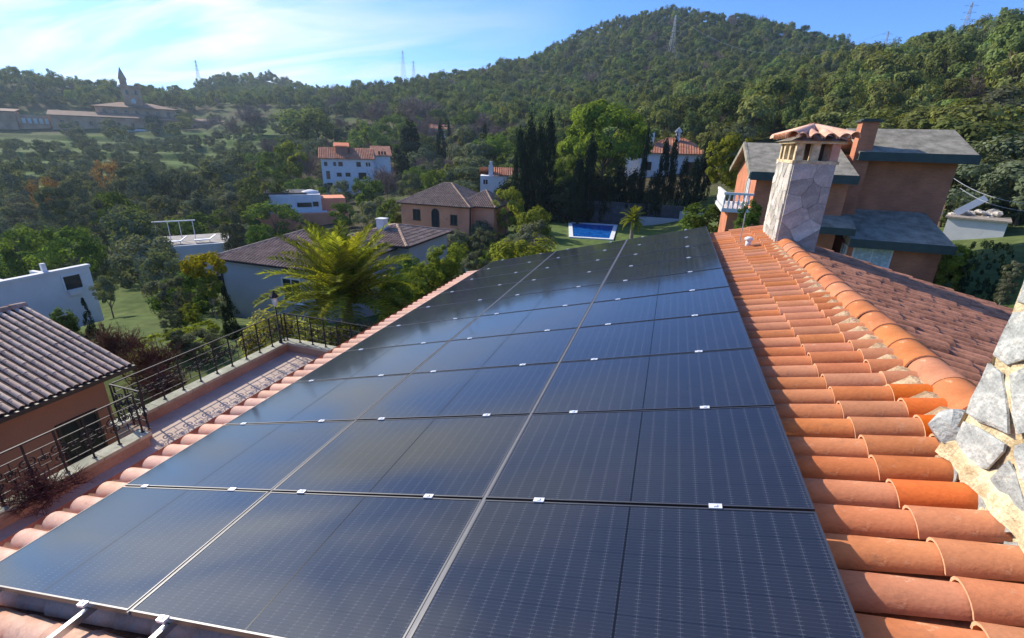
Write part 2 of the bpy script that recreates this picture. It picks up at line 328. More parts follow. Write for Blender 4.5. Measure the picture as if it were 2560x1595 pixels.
# around the house
for x, y, z in [(-8, 0, -8.2), (-8, 8, -8.2), (0, 4, -6.8), (4, 2, -5.8), (6, 8, -5.6), (0, -10, -5.5), (-12, -8, -8.6), (10, -8, -4.5), (-14, 4, -8.8), (-14.5, 12, -6.3), (-11, 12.5, -6.1), (-13, 16, -6.9), (-9, 12, -6.3),
                (-20, 4, -9.6), (-20, -10, -9.5), (0, 16, -6.2), (-6, 22, -7.6), (-9, 34, -9.0), (-9, 46, -9.3), (-9, 58, -9.3), (-4, 62, -9.0), (-15, 50, -9.4), (6, 22, -6.0), (12, 20, -5.2), (18, 12, -4.4), (-12, 22, -8.2), (0, -60, -2), (60, -40, 8), (-60, -40, -8)]: cw(x, y, z)
cp(450, 25.5, 824); cp(520, 23, 858); cp(560, 24, 846); cp(350, 22.5, 856); cp(430, 31, 775); cp(500, 30, 770); cp(290, 21, 905); cp(200, 28, 805); cp(250, 34, 765); cp(320, 45, 700); cp(0, 36, z=-10.6); cp(0, 60, z=-14); cp(150, 100, z=-17)
cp(0, 140, z=-16.5); cp(0, 230, 378); cp(0, 300, 345); cp(0, 340, 320); cp(0, 440, 205); cp(0, 560, z=10); cp(100, 430, 215)
cp(300, 50, z=-12.5); cp(300, 90, z=-17); cp(300, 150, z=-15); cp(300, 210, 408); cp(300, 260, 366); cp(300, 300, 338); cp(300, 335, 312); cp(300, 440, 240); cp(300, 520, z=14)
cp(200, 430, 222)
cp(500, 40, z=-11); cp(500, 90, z=-15.5); cp(500, 150, z=-13); cp(500, 220, 395); cp(500, 280, 350); cp(500, 335, 318); cp(500, 430, 262); cp(500, 540, 212); cp(500, 700, z=8)
cp(650, 33, z=-10.6); cp(650, 90, z=-13.2); cp(650, 150, z=-10); cp(640, 250, 330); cp(640, 340, 275); cp(640, 430, 250); cp(650, 570, 197); cp(650, 760, z=8)
cp(780, 560, 228); cp(780, 420, 245); cp(780, 700, z=5)
cp(860, 65, z=-11.5); cp(860, 125, z=-11.2); cp(860, 200, 350); cp(860, 300, 282); cp(860, 400, 240); cp(860, 520, z=18)
cp(1100, 58, z=-10.2); cp(1100, 90, z=-9.4); cp(1100, 130, z=-7); cp(1100, 200, 335); cp(1100, 300, 270); cp(1100, 430, 213); cp(1100, 560, z=25)
cp(1300, 40, z=-9.2); cp(1300, 62, z=-9.3); cp(1300, 120, 402); cp(1300, 200, 320); cp(1300, 300, 250); cp(1300, 450, 180); cp(1300, 600, z=35)
cp(1500, 60, z=-9.2); cp(1500, 45, z=-9.2); cp(1500, 82, z=-6.6); cp(1500, 125, 390); cp(1500, 200, 305); cp(1500, 300, 215); cp(1480, 400, 130); cp(1480, 475, 84)
cp(1677, 45, z=-8.6); cp(1677, 62, z=-9.0); cp(1677, 85, z=-5); cp(1677, 125, 378); cp(1677, 200, 290); cp(1677, 300, 190); cp(1677, 400, 95); cp(1677, 480, 40); cp(1677, 640, z=50)
cp(1900, 34, z=-5.4); cp(1900, 65, z=-4.2); cp(1900, 110, 372); cp(1900, 180, 285); cp(1900, 300, 195); cp(1900, 400, 115); cp(1900, 470, 74); cp(1900, 620, z=45)
cp(2060, 440, 108); cp(2060, 330, 165); cp(2060, 220, 215)
cp(2150, 34, z=-5.4); cp(2150, 60, z=-3.4); cp(2150, 110, 318); cp(2150, 180, 235); cp(2150, 260, 185); cp(2150, 430, 150); cp(2150, 560, z=40)
cp(2300, 34, z=-5.2); cp(2300, 100, 330); cp(2300, 160, 235); cp(2300, 230, 148); cp(2300, 330, z=30); cp(2300, 600, z=40)
cp(2440, 36, z=-4.9); cp(2440, 60, z=-2.8); cp(2440, 100, 320); cp(2440, 160, 205); cp(2440, 230, 125); cp(2440, 360, z=38)
cp(2560, 26, z=-5); cp(2560, 50, z=-3); cp(2560, 100, 300); cp(2560, 160, 185); cp(2560, 235, 105); cp(2560, 360, z=44)
for az, pts in ((44, [(40, 0), (100, 14), (200, 38), (400, 40)]), (75, [(40, 0), (100, 10), (250, 30)]), (-80, [(40, -10.5), (100, -16), (200, -10), (330, 10), (450, 35)]),
                (-110, [(50, -10), (150, -12), (350, 20)]), (150, [(80, 2), (250, 12)]), (-150, [(80, -6), (250, -2)]), (110, [(80, 8), (250, 20)])):
    for D, z in pts: cw(math.sin(R(az))*D, math.cos(R(az))*D, z)
for az in range(0, 360, 30):
    for D, z in ((1000, 15), (2200, 10)): cw(math.sin(R(az))*D, math.cos(R(az))*D, z)
CT = np.array(CTRL)
def tps_fit(P, z, lam=2e-4):
    n = len(P); d = np.linalg.norm(P[:, None]-P[None], axis=2); K = d  # linear (biharmonic 3D) kernel: tame between points
    A = np.zeros((n+3, n+3)); A[:n, :n] = K-lam*np.eye(n); A[:n, n:] = np.c_[np.ones(n), P]; A[n:, :n] = A[:n, n:].T
    return np.linalg.solve(A, np.r_[z, 0, 0, 0])
SC = 100.0
TW = tps_fit(CT[:, :2]/SC, CT[:, 2], 0.012)
def height(x, y):
    x = np.atleast_1d(np.asarray(x, float)); y = np.atleast_1d(np.asarray(y, float)); out = np.empty(len(x)); P = CT[:, :2]/SC; n = len(P)
    for i in range(0, len(x), 20000):
        q = np.c_[x[i:i+20000], y[i:i+20000]]/SC
        d = np.sqrt(((q[:, None]-P[None])**2).sum(2)+4e-4)
        out[i:i+20000] = d@TW[:n]+TW[n]+q@TW[n+1:]
    # stepped fields below the monastery
    D = np.hypot(x-CAM[0], y-CAM[1]); az = np.degrees(np.arctan2(x-CAM[0], y-CAM[1]))
    mk = np.clip((D-165)/25, 0, 1)*np.clip((318-D)/15, 0, 1)*np.clip((az+80)/8, 0, 1)*np.clip((-38-az)/6, 0, 1)
    st = 2.6; k = out/st; fr = k-np.floor(k); stepped = (np.floor(k)+np.clip((fr-0.80)/0.2, 0, 1))*st
    return out*(1-mk)+stepped*mk
def hz(x, y): return float(height([x], [y])[0])
def ground():
    az = np.unique(np.r_[np.linspace(-76, 38, 420), np.linspace(38, 284, 90)])[:-1]; na = len(az)
    rr = np.r_[0.5, np.geomspace(3, 120, 110), np.linspace(122, 330, 150), np.geomspace(335, 650, 60), np.geomspace(690, 1150, 12)]; nr = len(rr)
    A, D = np.meshgrid(np.radians(az), rr); X = CAM[0]+np.sin(A)*D; Y = CAM[1]+np.cos(A)*D
    Z = height(X.ravel(), Y.ravel()); V_ = np.c_[X.ravel(), Y.ravel(), Z]
    far = D.ravel() > 900; V_[far, 2] = np.minimum(V_[far, 2], 14)
    i, j = np.meshgrid(np.arange(nr-1), np.arange(na), indexing='ij'); jn = (j+1) % na
    Fq = np.stack([i*na+j, (i+1)*na+j, (i+1)*na+jn, i*na+jn], -1).reshape(-1, 4)[:, ::-1]
    m_, t, b = new_mat('ground_cover'); c = N(t, 'ShaderNodeTexCoord').outputs['Object']
    n_ = N(t, 'ShaderNodeTexNoise'); n_.inputs['Scale'].default_value = 0.06; n_.inputs['Detail'].default_value = 8; t.links.new(c, n_.inputs[0])
    g_ = N(t, 'ShaderNodeTexNoise'); g_.inputs['Scale'].default_value = 1.4; g_.inputs['Detail'].default_value = 6; t.links.new(c, g_.inputs[0])
    at = N(t, 'ShaderNodeAttribute'); at.attribute_name = 'cover'
    soil = ramp(t, g_.outputs[0], [(0.3, (0.045, 0.045, 0.022)), (0.7, (0.12, 0.095, 0.055))])
    grass = ramp(t, g_.outputs[0], [(0.3, (0.05, 0.095, 0.014)), (0.7, (0.10, 0.165, 0.028))])
    dry = ramp(t, g_.outputs[0], [(0.3, (0.13, 0.12, 0.075)), (0.7, (0.24, 0.21, 0.14))])
    k1 = ramp(t, n_.outputs[0], [(0.42, 0.0), (0.58, 1.0)])
    fld = mixc(t, k1, grass, mixc(t, 0.3, grass, dry))
    cc = mixc(t, at.outputs['Fac'], mixc(t, mathn(t, 'MULTIPLY', k1, 0.5), soil, grass), fld)
    t.links.new(cc, b.inputs['Base Color']); b.inputs['Roughness'].default_value = 1.0; b.inputs['Specular IOR Level'].default_value = 0.1
    bn = N(t, 'ShaderNodeBump'); bn.inputs['Strength'].default_value = 0.6; bn.inputs['Distance'].default_value = 0.15; t.links.new(g_.outputs[0], bn.inputs['Height']); t.links.new(bn.outputs[0], b.inputs['Normal'])
    me = np_mesh('ground', V_, Fq, m_, True)
    az_d = np.degrees(A.ravel()); Df = D.ravel()
    cov = np.clip((Df-150)/30, 0, 1)*np.clip((320-Df)/15, 0, 1)*np.clip((-40-az_d)/5, 0, 1)*(az_d > -80)
    near = (Df < 75).astype(float)*0.7
    a = me.attributes.new('cover', 'FLOAT', 'POINT'); a.data.foreach_set('value', np.maximum(cov, near).astype(np.float32))
    return structure(link('ground', me))
ground()

# ------------------------------------------------------------------ the house whose roof we stand on
TH = R(14.517); CT_, ST_ = math.cos(TH), math.sin(TH)
def roofp(s, y, h=0.0):
    """point on the sunny slope: s metres down-slope from the upper edge of the solar array, h above the panel plane"""
    return (-s*CT_-h*ST_, y, -s*ST_+h*CT_)
ROOF_ROT = (0, -TH, 0)     # local x up-slope, y along the ridge, z out of the roof
house = thing('tiled_house', 'house under our feet with terracotta tiled roof carrying the black solar array', 'house')
PITCHT, EXPO = 0.22, 0.36
H_DECK = -0.27
RIDGE_S = -1.06; EAVE_S = 6.33; Y0R, Y1R = -1.32, 10.56
ridge_z = roofp(RIDGE_S, 0, H_DECK)[2]; ridge_x = roofp(RIDGE_S, 0, H_DECK)[0]
# roof decks
mb = MB(); a = roofp(RIDGE_S, Y0R, H_DECK); b = roofp(EAVE_S-0.12, Y0R, H_DECK)
mb.add([a, b, (b[0], Y1R, b[2]), (a[0], Y1R, a[2]), (a[0], Y0R, a[2]-.14), (b[0], Y0R, b[2]-.14), (b[0], Y1R, b[2]-.14), (a[0], Y1R, a[2]-.14)],
       [(0, 3, 2, 1), (4, 5, 6, 7), (0, 1, 5, 4), (1, 2, 6, 5), (2, 3, 7, 6)])
mb.build('roof_deck', M['pan'], house)
XE = 8.6; TR2 = math.tan(TH); Y1F = 9.75
mb = MB(); mb.add([(ridge_x, Y0R, ridge_z), (XE, Y0R, ridge_z-(XE-ridge_x)*TR2), (XE, Y1F, ridge_z-(XE-ridge_x)*TR2), (ridge_x, Y1F, ridge_z),
                   (ridge_x, Y0R, ridge_z-.2), (XE, Y0R, ridge_z-(XE-ridge_x)*TR2-.2), (XE, Y1F, ridge_z-(XE-ridge_x)*TR2-.2), (ridge_x, Y1F, ridge_z-.2)],
                  [(0, 1, 2, 3), (7, 6, 5, 4), (0, 4, 5, 1), (1, 5, 6, 2), (2, 6, 7, 3)])
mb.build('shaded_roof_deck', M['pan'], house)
mb = MB(); mb.box(-5.55, 8.0, Y0R+.3, 9.4, -9, -1.75); mb.build('wall', M['pinkwall'], house)
mb = MB(); mb.prism([(-5.55, -1.76), (ridge_x, ridge_z-.2), (8.0, -1.76)], 'y', 9.05, 9.39); mb.build('gable_wall', M['pinkwall'], house)
def cover_tile(len_, r0, r1, th=0.013, n=9, arc=R(172)):
    """half-round tile along +x (up-slope end smaller), lower end at x=0"""
    mb = MB(); mb.sm = True; vs = []
    for (x, r) in ((0, r0), (0.03, r0*0.985), (len_*0.5, (r0+r1)/2), (len_, r1)):
        for k in range(n):
            a = -arc/2+arc*k/(n-1); vs.append((x, r*math.sin(a), r*math.cos(a)))
    fs = [(i*n+k, (i+1)*n+k, (i+1)*n+k+1, i*n+k+1) for i in range(3) for k in range(n-1)]
    mb.add(vs, fs)
    mb.sm = False; vs = []                                  # rim: the cut end with its thickness
    for rr_ in (r0, r0-th):
        for k in range(n):
            a = -arc/2+arc*k/(n-1); vs.append((0, rr_*math.sin(a), rr_*math.cos(a)))
    mb.cur = 1; mb.add(vs, [(k, k+1, n+k+1, n+k) for k in range(n-1)])
    mb.cur = 0; mb.sm = True; vs = []
    for (x, r) in ((0, r0-th), (len_*0.35, r0-th-.004)):
        for k in range(n):
            a = -arc/2+arc*k/(n-1); vs.append((x, r*math.sin(a), r*math.cos(a)))
    mb.add(vs, [(k, k+1, n+k+1, n+k) for k in range(n-1)])
    return mb
M['rim'] = surf('sunlit_tile_rim', (0.72, 0.42, 0.24), 0.8, 0.15, 12, 0.1, 60)  # same ceramic; sun on the cut ends is put into this paler colour
tile_me = {k: cover_tile(0.43, 0.097, 0.082).mesh('cover_tile', [M[k], M['rim']]) for k in ('tile', 'tile_eave', 'tile_new')}
tile_brown_me = cover_tile(0.43, 0.097, 0.082).mesh('cover_tile', [M['tile_brown'], M['tile_brown']])
ncol = int((Y1R-Y0R-0.1)/PITCHT)
under = MB(); under.sm = True
H_T = -0.232
for i in range(ncol):
    y = Y0R+0.13+i*PITCHT
    # s positions of lower ends: joints at s=-0.43, -0.07...
    k0 = int((EAVE_S-(-0.79))/EXPO)
    jl = random.uniform(-.02, .02)
    for k in range(0, k0+2):
        s = -0.79+k*EXPO+jl*(0.4 if k else 1)+random.uniform(-.008, .008)+(.13 if k == 2 else 0)
        if s > EAVE_S+0.02: continue
        top = s-0.43
        vis = s <= 0.36 or s > 5.05 or y < 0.25
        yy = y+random.uniform(-.006, .006); h = H_T+random.uniform(0, .008)
        if not vis:
            v0 = [roofp(s-x, yy+r*math.sin(a), h+r*math.cos(a)+.01*(1-x/.43)) for x, r in ((0, .097), (.43, .082)) for a in (-1.4, -.7, 0, .7, 1.4)]
            under.add(v0, [(q, q+5, q+6, q+1) for q in range(4)]); continue
        if y < -0.6 and s > 0.4 and s < 5.0: continue
        if y < 1.75 and s < -0.66: continue
        if y > 8.05 and s < -0.9: continue
        kind = 'tile_eave' if s > 5.0 or (y < .3 and s > 2.0) else ('tile_new' if (s < -0.7 and 2.1 < y < 2.6) or (s < -.3 and abs(y-1.35) < .12) else 'tile')
        link('cover_tile', tile_me[kind], house, roofp(s, yy, h), scale=((1.28, 1, 1) if k == 2 else (1, 1, 1)), rot=(random.uniform(-.02, .02), -TH+0.022+random.uniform(-.006, .006), random.uniform(-.008, .008)))
    link('channel_tile', None, house) if False else None
under.build('tiles_under_array', M['tile'], house, kind='stuff')
# channels (concave pan tiles) between the covers: one strip each
pan = MB(); pan.sm = True; Lp = EAVE_S-RIDGE_S-0.1
nn = 7; vs = []
for x in (0, Lp):
    for k in range(nn):
        a = -1.1+2.2*k/(nn-1); vs.append((x, 0.075*math.sin(a)/math.sin(1.1), 0.03*(1-math.cos(a))/(1-math.cos(1.1))))
pan.add(vs, [(k, k+1, nn+k+1, nn+k) for k in range(nn-1)][::-1]); pan_me = pan.mesh('channel_tile', M['pan'])
for i in range(ncol+1):
    link('channel_tile', pan_me, house, roofp(EAVE_S-0.04, Y0R+0.02+i*PITCHT, H_DECK+0.006), ROOF_ROT)
# brown tiles of the shaded slope: one mass of real half-round tiles (beyond the counted ones)
sh = MB(); sh.sm = True; slope_len = (XE-ridge_x)/math.cos(TH)
shaded_near = []
for i in range(int((Y1F-Y0R)/PITCHT)):
    y = Y0R+.1+i*PITCHT
    j = random.uniform(-.12, .12)
    for k in range(int(slope_len/EXPO)+1):
        d = 0.28+(k+1)*EXPO+j; 
        if d > slope_len: continue
        hh = .035+random.uniform(0, .012)
        x0 = ridge_x+d*CT_+hh*ST_; z0 = ridge_z-d*ST_+hh*CT_
        vs = []
        for (l, r) in ((0, .097), (.43, .080)):
            for q in range(6):
                a = -1.45+2.9*q/5; vs.append((x0-l*CT_, y+r*math.sin(a), z0+l*ST_+r*math.cos(a)-.02*l))
        sh.sm = True; sh.add(vs, [(q, q+1, q+7, q+6) for q in range(5)])
        sh.sm = False; sh.add(vs[:6]+[(x0-.01, y, z0-.01)], [(q+1, q, 6) for q in range(5)])
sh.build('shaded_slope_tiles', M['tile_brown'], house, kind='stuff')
mb = MB()
for i in range(int(slope_len/.4)):
    d = i*.4; mb.box(0, .4, -.02, .17, -.1, .03+.008*(i % 2))
# verge band along the far end of the shaded slope
mb = MB(); mb.add([(ridge_x+.6, Y1F, ridge_z-.6*TR2+.04), (XE, Y1F, ridge_z-(XE-ridge_x)*TR2+.04), (XE, Y1F+.32, ridge_z-(XE-ridge_x)*TR2-.02), (ridge_x+.6, Y1F+.32, ridge_z-.6*TR2-.02),
                   (ridge_x+.6, Y1F, ridge_z-.6*TR2-.3), (XE, Y1F, ridge_z-(XE-ridge_x)*TR2-.3), (XE, Y1F+.32, ridge_z-(XE-ridge_x)*TR2-.3), (ridge_x+.6, Y1F+.32, ridge_z-.6*TR2-.3)],
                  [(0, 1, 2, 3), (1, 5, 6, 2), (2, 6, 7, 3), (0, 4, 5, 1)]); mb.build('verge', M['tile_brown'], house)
# ridge: mortar bed and ridge tiles
mb = MB(); n_ = 90; vs = []; fs = []
for i in range(n_+1):
    y = 1.78+(8.3-1.78)*i/n_
    w = 0.30+0.05*math.sin(i*1.7)+random.uniform(-.03, .03); t_ = ridge_z+.10+random.uniform(-.012, .012)
    xl = ridge_x-w; zl = ridge_z-w*TR2+0.055+random.uniform(-.01, .01)
    vs += [(xl-.03, y, zl-.1), (xl, y, zl), (ridge_x-.12, y, t_-.01), (ridge_x+.12, y, t_), (ridge_x+.25, y, ridge_z-.25*TR2+.03)]
for i in range(n_):
    for k in range(4): fs.append((i*5+k, i*5+k+1, i*5+5+k+1, i*5+5+k))
mb.add(vs, fs); mb.build('ridge_mortar', M['mortar_tan'], house)
rt_me = cover_tile(0.44, 0.148, 0.128, n=13, arc=R(165)).mesh('ridge_tile', [M['tile'], M['rim']])
for i in range(17):
    y = 1.80+i*.37
    if y > 8.0: break
    link('ridge_tile', rt_me, house, (ridge_x+.06+random.uniform(-.006, .006), y, ridge_z+.06+random.uniform(-.004, .004)), (random.uniform(-.03, .03), -0.015, math.pi/2+random.uniform(-.012, .012)))

# ------------------------------------------------------------------ solar array: 30 panels in 3 columns of 10
WCOL, HROW = 1.774, 1.04
PW, PH, PT = 1.752, 1.022, 0.035
fr = MB()
for (x0, x1, y0, y1) in ((-PW/2, PW/2, -PH/2, -PH/2+.010), (-PW/2, PW/2, PH/2-.010, PH/2), (-PW/2, -PW/2+.010, -PH/2+.010, PH/2-.010), (PW/2-.010, PW/2, -PH/2+.010, PH/2-.010)):
    fr.box(x0, x1, y0, y1, -PT, 0)
fr_me = fr.mesh('frame', M['pframe'])
gl = MB(); gl.box(-PW/2+.010, PW/2-.010, -PH/2+.010, PH/2-.010, -.008, -.0025); gl_me = gl.mesh('glass', M['solar'])
ms = MB(); ms.box(-.005, .005, -PH/2+.012, PH/2-.012, -.0025, -.0019); ms_me = ms.mesh('centre_strip', M['blackstrip'])
col_names = ['uppermost column near the ridge', 'middle column', 'lowest column near the eave']
row_names = ['front row', 'second row', 'third row', 'fourth row', 'fifth row', 'sixth row', 'seventh row', 'eighth row', 'second last row', 'last row']
for c in range(3):
    for r_ in range(10):
        s = (c+.5)*WCOL; y = (r_+.5)*HROW
        t = thing('solar_panel', 'black solar panel in the %s, %s from the camera' % (col_names[c], row_names[r_]), 'solar panel', group='solar panels on the roof')
        t.location = roofp(s, y, random.uniform(-.001, .001)); t.rotation_euler = (random.uniform(-.0015, .0015), -TH+random.uniform(-.0015, .0015), 0)
        link('frame', fr_me, t); link('glass', gl_me, t); link('centre_strip', ms_me, t)
# added strips in both column gaps, standing in for sunlit frame sides
for c, w, lab in ((1, .020, 'added grey strip for sunlit frame sides between upper and middle panel columns'), (2, .012, 'thin added strip for sunlit frame sides between middle and lowest panel columns')):
    mb = MB(); mb.box(-w/2, w/2, 0.0, 10*HROW, -.02, -.003); o = mb.build('gap_strip', M['strip'])
    o.location = roofp(c*WCOL, 0, 0); o.rotation_euler = ROOF_ROT; tag(o, lab, 'added strip', 'added strips of the solar array')
# mounting rails with clamps
clamp = MB(); clamp.box(-.032, .032, -.017, .017, -.01, .006); clamp.box(-.009, .009, -.009, .009, .006, .012); clamp_me = clamp.mesh('clamp', M['clampm'])
names_r = ['highest', 'second highest', 'third highest', 'third lowest', 'second lowest', 'lowest']
for i, X in enumerate((-.44, -1.37, -2.10, -3.14, -3.83, -4.86)):
    s = -X/CT_; mb = MB()
    mb.box(-.02, .02, -.30, 10*HROW+.02, -.080, -.041); mb.cur = 0; mb.box(-.012, .012, -.302, -.299, -.07, -.05)
    t = thing('mounting_rail', '%s of six aluminium mounting rails under the panels with silver clamps' % names_r[i], 'rail', group='mounting rails of the array')
    t.location = roofp(s, 0, 0); t.rotation_euler = ROOF_ROT
    mb.build('rail', M['alu'], t)
    for k in range(0, 11): link('clamp', clamp_me, t, (0, k*HROW, 0))
    for k in range(6):
        h = MB(); h.box(-.02, .02, -.02, .02, -.2, -.08); link('roof_hook', h.mesh('roof_hook', M['alu']), t, (0, .4+k*1.9, 0))
# white vent stub on the tiles
mb = MB(); mb.sm = True; mb.tube([(0, 0, -.05), (0, 0, .07)], .045, 14); mb.tube([(0, 0, .07), (0, 0, .085), (0, 0, .12), (0, 0, .14)], [.05, .075, .07, .03], 14)
o = mb.build('roof_vent', M['frame_w']); p = at_z(1872, 600, .10); o.location = (p[0], p[1], .02); tag(o, 'small white domed vent standing on the terracotta tiles', 'vent')
mb = MB(); mb.tube([(0, 0, 0), (0, 0, .55)], .008, 6); o = mb.build('vent_wire', M['steel']); o.location = (p[0]-.1, p[1]+.3, .0); tag(o, 'thin grey rod standing behind the white roof vent', 'rod')

# ------------------------------------------------------------------ stone chimneys
def clip(poly, p, n):
    out = []
    for i in range(len(poly)):
        a, b = poly[i], poly[(i+1) % len(poly)]; da = (a[0]-p[0])*n[0]+(a[1]-p[1])*n[1]; db = (b[0]-p[0])*n[0]+(b[1]-p[1])*n[1]
        if da <= 0: out.append(a)
        if da*db < 0: t_ = da/(da-db); out.append((a[0]+(b[0]-a[0])*t_, a[1]+(b[1]-a[1])*t_))
    return out
def voronoi(w, h, npts, seed, gap, ay=1.0):
    rr_ = random.Random(seed); pts = []
    tries = 0; md = math.sqrt(w*h/npts)*0.72
    while len(pts) < npts and tries < 5000:
        q = (rr_.uniform(0, w), rr_.uniform(0, h)); tries += 1
        if all(math.hypot(q[0]-k[0], (q[1]-k[1])*ay) > md for k in pts): pts.append(q)
    cells = []
    for i, p in enumerate(pts):
        poly = [(0, 0), (w, 0), (w, h), (0, h)]
        for j, q in enumerate(pts):
            if i == j or not poly: continue
            mid = ((p[0]+q[0])/2, (p[1]+q[1])/2); n = (q[0]-p[0], q[1]-p[1]); l = math.hypot(*n); n = (n[0]/l, n[1]/l)
            g = gap*rr_.uniform(.4, 1.0)
            poly = clip(poly, (mid[0]-n[0]*g/2, mid[1]-n[1]*g/2), n)
        if len(poly) >= 3:
            cells.append(poly)
    return cells
def stone_mesh(poly, depth, mat_, rnd, inset=.88, jit=0.008):
    """irregular stone plate: outline in x,z; front at -y"""
    cx = sum(p[0] for p in poly)/len(poly); cz = sum(p[1] for p in poly)/len(poly)
    pts = []
    for i in range(len(poly)):
        a, b = poly[i], poly[(i+1) % len(poly)]; l = math.hypot(b[0]-a[0], b[1]-a[1])
        pts.append((a[0]+(cx-a[0])*.06*(jit > .005), a[1]+(cz-a[1])*.06*(jit > .005)))
        for k in range(1, max(1, int(l/.09))):
            t_ = k/max(1, int(l/.09)); pts.append((a[0]+(b[0]-a[0])*t_+rnd.uniform(-jit, jit), a[1]+(b[1]-a[1])*t_+rnd.uniform(-jit, jit)))
    n = len(pts); vs = [(p[0]-cx, 0, p[1]-cz) for p in pts]
    vs += [(p[0]-cx, -depth*.75+rnd.uniform(-.003, .003), p[1]-cz) for p in pts]
    vs += [((p[0]-cx)*inset, -depth+rnd.uniform(-.004, .004), (p[1]-cz)*inset) for p in pts]
    vs += [(0, -depth+rnd.uniform(-.006, .004), 0)]
    fs = [(i, (i+1) % n, n+(i+1) % n, n+i) for i in range(n)]+[(n+i, n+(i+1) % n, 2*n+(i+1) % n, 2*n+i) for i in range(n)]+[(2*n+i, 2*n+(i+1) % n, 3*n) for i in range(n)]
    mb = MB(); mb.add(vs, fs); return mb.mesh('stone', mat_), cx, cz
def clad(parent, origin, rotz, w, h, npts, seed, gap, depth, mat_, ay=1.0, tilt=0.0, filt=None, jit=.008, inset=.88):
    """stones on a face: origin bottom-left corner of the face seen from outside"""
    rnd = random.Random(seed+5); Mx = Matrix.Translation(origin) @ Matrix.Rotation(rotz, 4, 'Z') @ Matrix.Rotation(tilt, 4, 'X')
    for poly in voronoi(w, h, npts, seed, gap, ay):
        cx = sum(p[0] for p in poly)/len(poly); cz = sum(p[1] for p in poly)/len(poly)
        if filt and not filt(cx, cz): continue
        me, cx, cz = stone_mesh(poly, depth*rnd.uniform(.75, 1.25), mat_, rnd, inset, jit)
        o = link('stone', me, parent); o.matrix_local = Mx @ Matrix.Translation((cx, 0, cz))
# near chimney at the right edge of the view
ch = thing('stone_chimney', 'near rubble stone chimney with yellow mortar joints at the roof ridge', 'chimney', group='stone chimneys on the ridge')
mb = MB(); cx0, cy0, cy1 = .80, -.30, 1.72
vs = []; ny, nz = 26, 30
core = MB()
for j in range(nz+1):
    for i in range(ny+1):
        y = cy0+(cy1-cy0)*i/ny; z = -.2+2.6*j/nz
        core_x = cx0+.025*(z-.2)+.012*math.sin(y*13+z*7)+random.uniform(-.008, .008)
        vs.append((core_x, y, z))
core.sm = True; core.add(vs, [(j*(ny+1)+i, (j+1)*(ny+1)+i, (j+1)*(ny+1)+i+1, j*(ny+1)+i+1) for j in range(nz) for i in range(ny)])
core.sm = False
core.add([(cx0-.05, cy1, -.2), (cx0+.12, cy1, 2.4), (2.1, cy1, 2.4), (2.1, cy1, -.2), (2.1, cy0, -.2), (2.1, cy0, 2.4), (cx0+.12, cy0, 2.4), (cx0-.05, cy0, -.2)], [(0, 1, 2, 3), (3, 2, 5, 4), (4, 5, 6, 7), (1, 6, 5, 2)])
core.build('mortar_core', M['mortar'], ch)
clad(ch, (cx0-.015, cy1, -.12), -math.pi/2, cy1-cy0, 2.4, 60, 4, .045, .012, M['stone_b'], 1.0, tilt=-0.025, jit=.012)
for (x, y, z, sx, sy, sz) in ((.86, 1.80, .18, .15, .13, .11),):
    rnd = random.Random(int(y*100)); mb = MB(); mb.sm = False; vs = []
    for a in range(7):
        for b_ in range(10):
            th_ = math.pi*a/6; ph = 2*math.pi*b_/10; k = 1+rnd.uniform(-.14, .14)
            vs.append((x+sx*k*math.sin(th_)*math.cos(ph), y+sy*k*math.sin(th_)*math.sin(ph), z+sz*k*math.cos(th_)))
    mb.add(vs, [(a*10+b_, a*10+10+b_, a*10+10+(b_+1) % 10, a*10+(b_+1) % 10) for a in range(6) for b_ in range(10)]); mb.build('stone', M['stone_b'], ch)
for (x, z) in ((.62, .03), (.70, .1)):
    pass
mb = MB(); n_ = 40; vs = []
for i in range(n_+1):
    y = -.3+2.05*i/n_; w = .03+.012*math.sin(i*1.3)+random.uniform(-.006, .006); xb = cx0-.01
    vs += [(xb-w, y, (xb-w)*TR2-.15), (xb-w*.7, y, (xb-w)*TR2-.06+random.uniform(-.01, .01)), (xb+.02, y, (xb)*TR2-.02+random.uniform(-.012, .012))]
mb.add(vs, [(i*3+k, i*3+k+3, i*3+k+4, i*3+k+1) for i in range(n_) for k in range(2)]); mb.build('mortar_fillet', M['mortar'], ch)
# far chimney with tile cap
cf = thing('stone_chimney', 'far stone clad chimney on the ridge with openings under a terracotta tile cap', 'chimney', (1.01, 8.3, 0), 0, group='stone chimneys on the ridge')
CW, CD, CH = .68, 1.40, 1.46   # width (x), depth (y), top z
mb = MB(); mb.box(.03, CW-.03, .03, CD-.03, -.9, CH-.02); mb.build('mortar_core', M['mortar_dk'], cf)
clad(cf, (.03, .03, -.6), 0, CW-.06, CH+.6, 15, 21, .004, .03, M['stone_w'], 1.9, filt=None, jit=.001, inset=.99)
clad(cf, (.03, CD-.03, -.2), -math.pi/2, CD-.06, CH+.2, 34, 22, .005, .03, M['stone_w'], 1.6, jit=.002, inset=.98)
mb = MB(); mb.box(-.005, CW+.005, -.005, CD+.005, CH-.02, CH+.03); mb.build('ledge', M['mortar'], cf)
for (x, y) in [(.02, .02), (.25, .02), (CW-.14, .02), (.02, .48), (.02, .92), (.02, CD-.16), (CW-.14, .48), (CW-.14, .92), (CW-.14, CD-.16), (.25, CD-.16)]:
    mb = MB(); mb.box(x, x+.12, y, y+.13, CH+.03, CH+.30); mb.build('brick_pier', M['mortar'] if x < .3 else M['tile_eave'], cf)
mb = MB(); mb.box(.2, CW-.2, .25, CD-.25, CH+.031, CH+.29); mb.build('dark_flue', M['frame_dk'], cf)
mb = MB(); mb.box(-.04, CW+.04, -.04, CD+.04, CH+.30, CH+.34); mb.build('cap_slab', M['mortar'], cf)
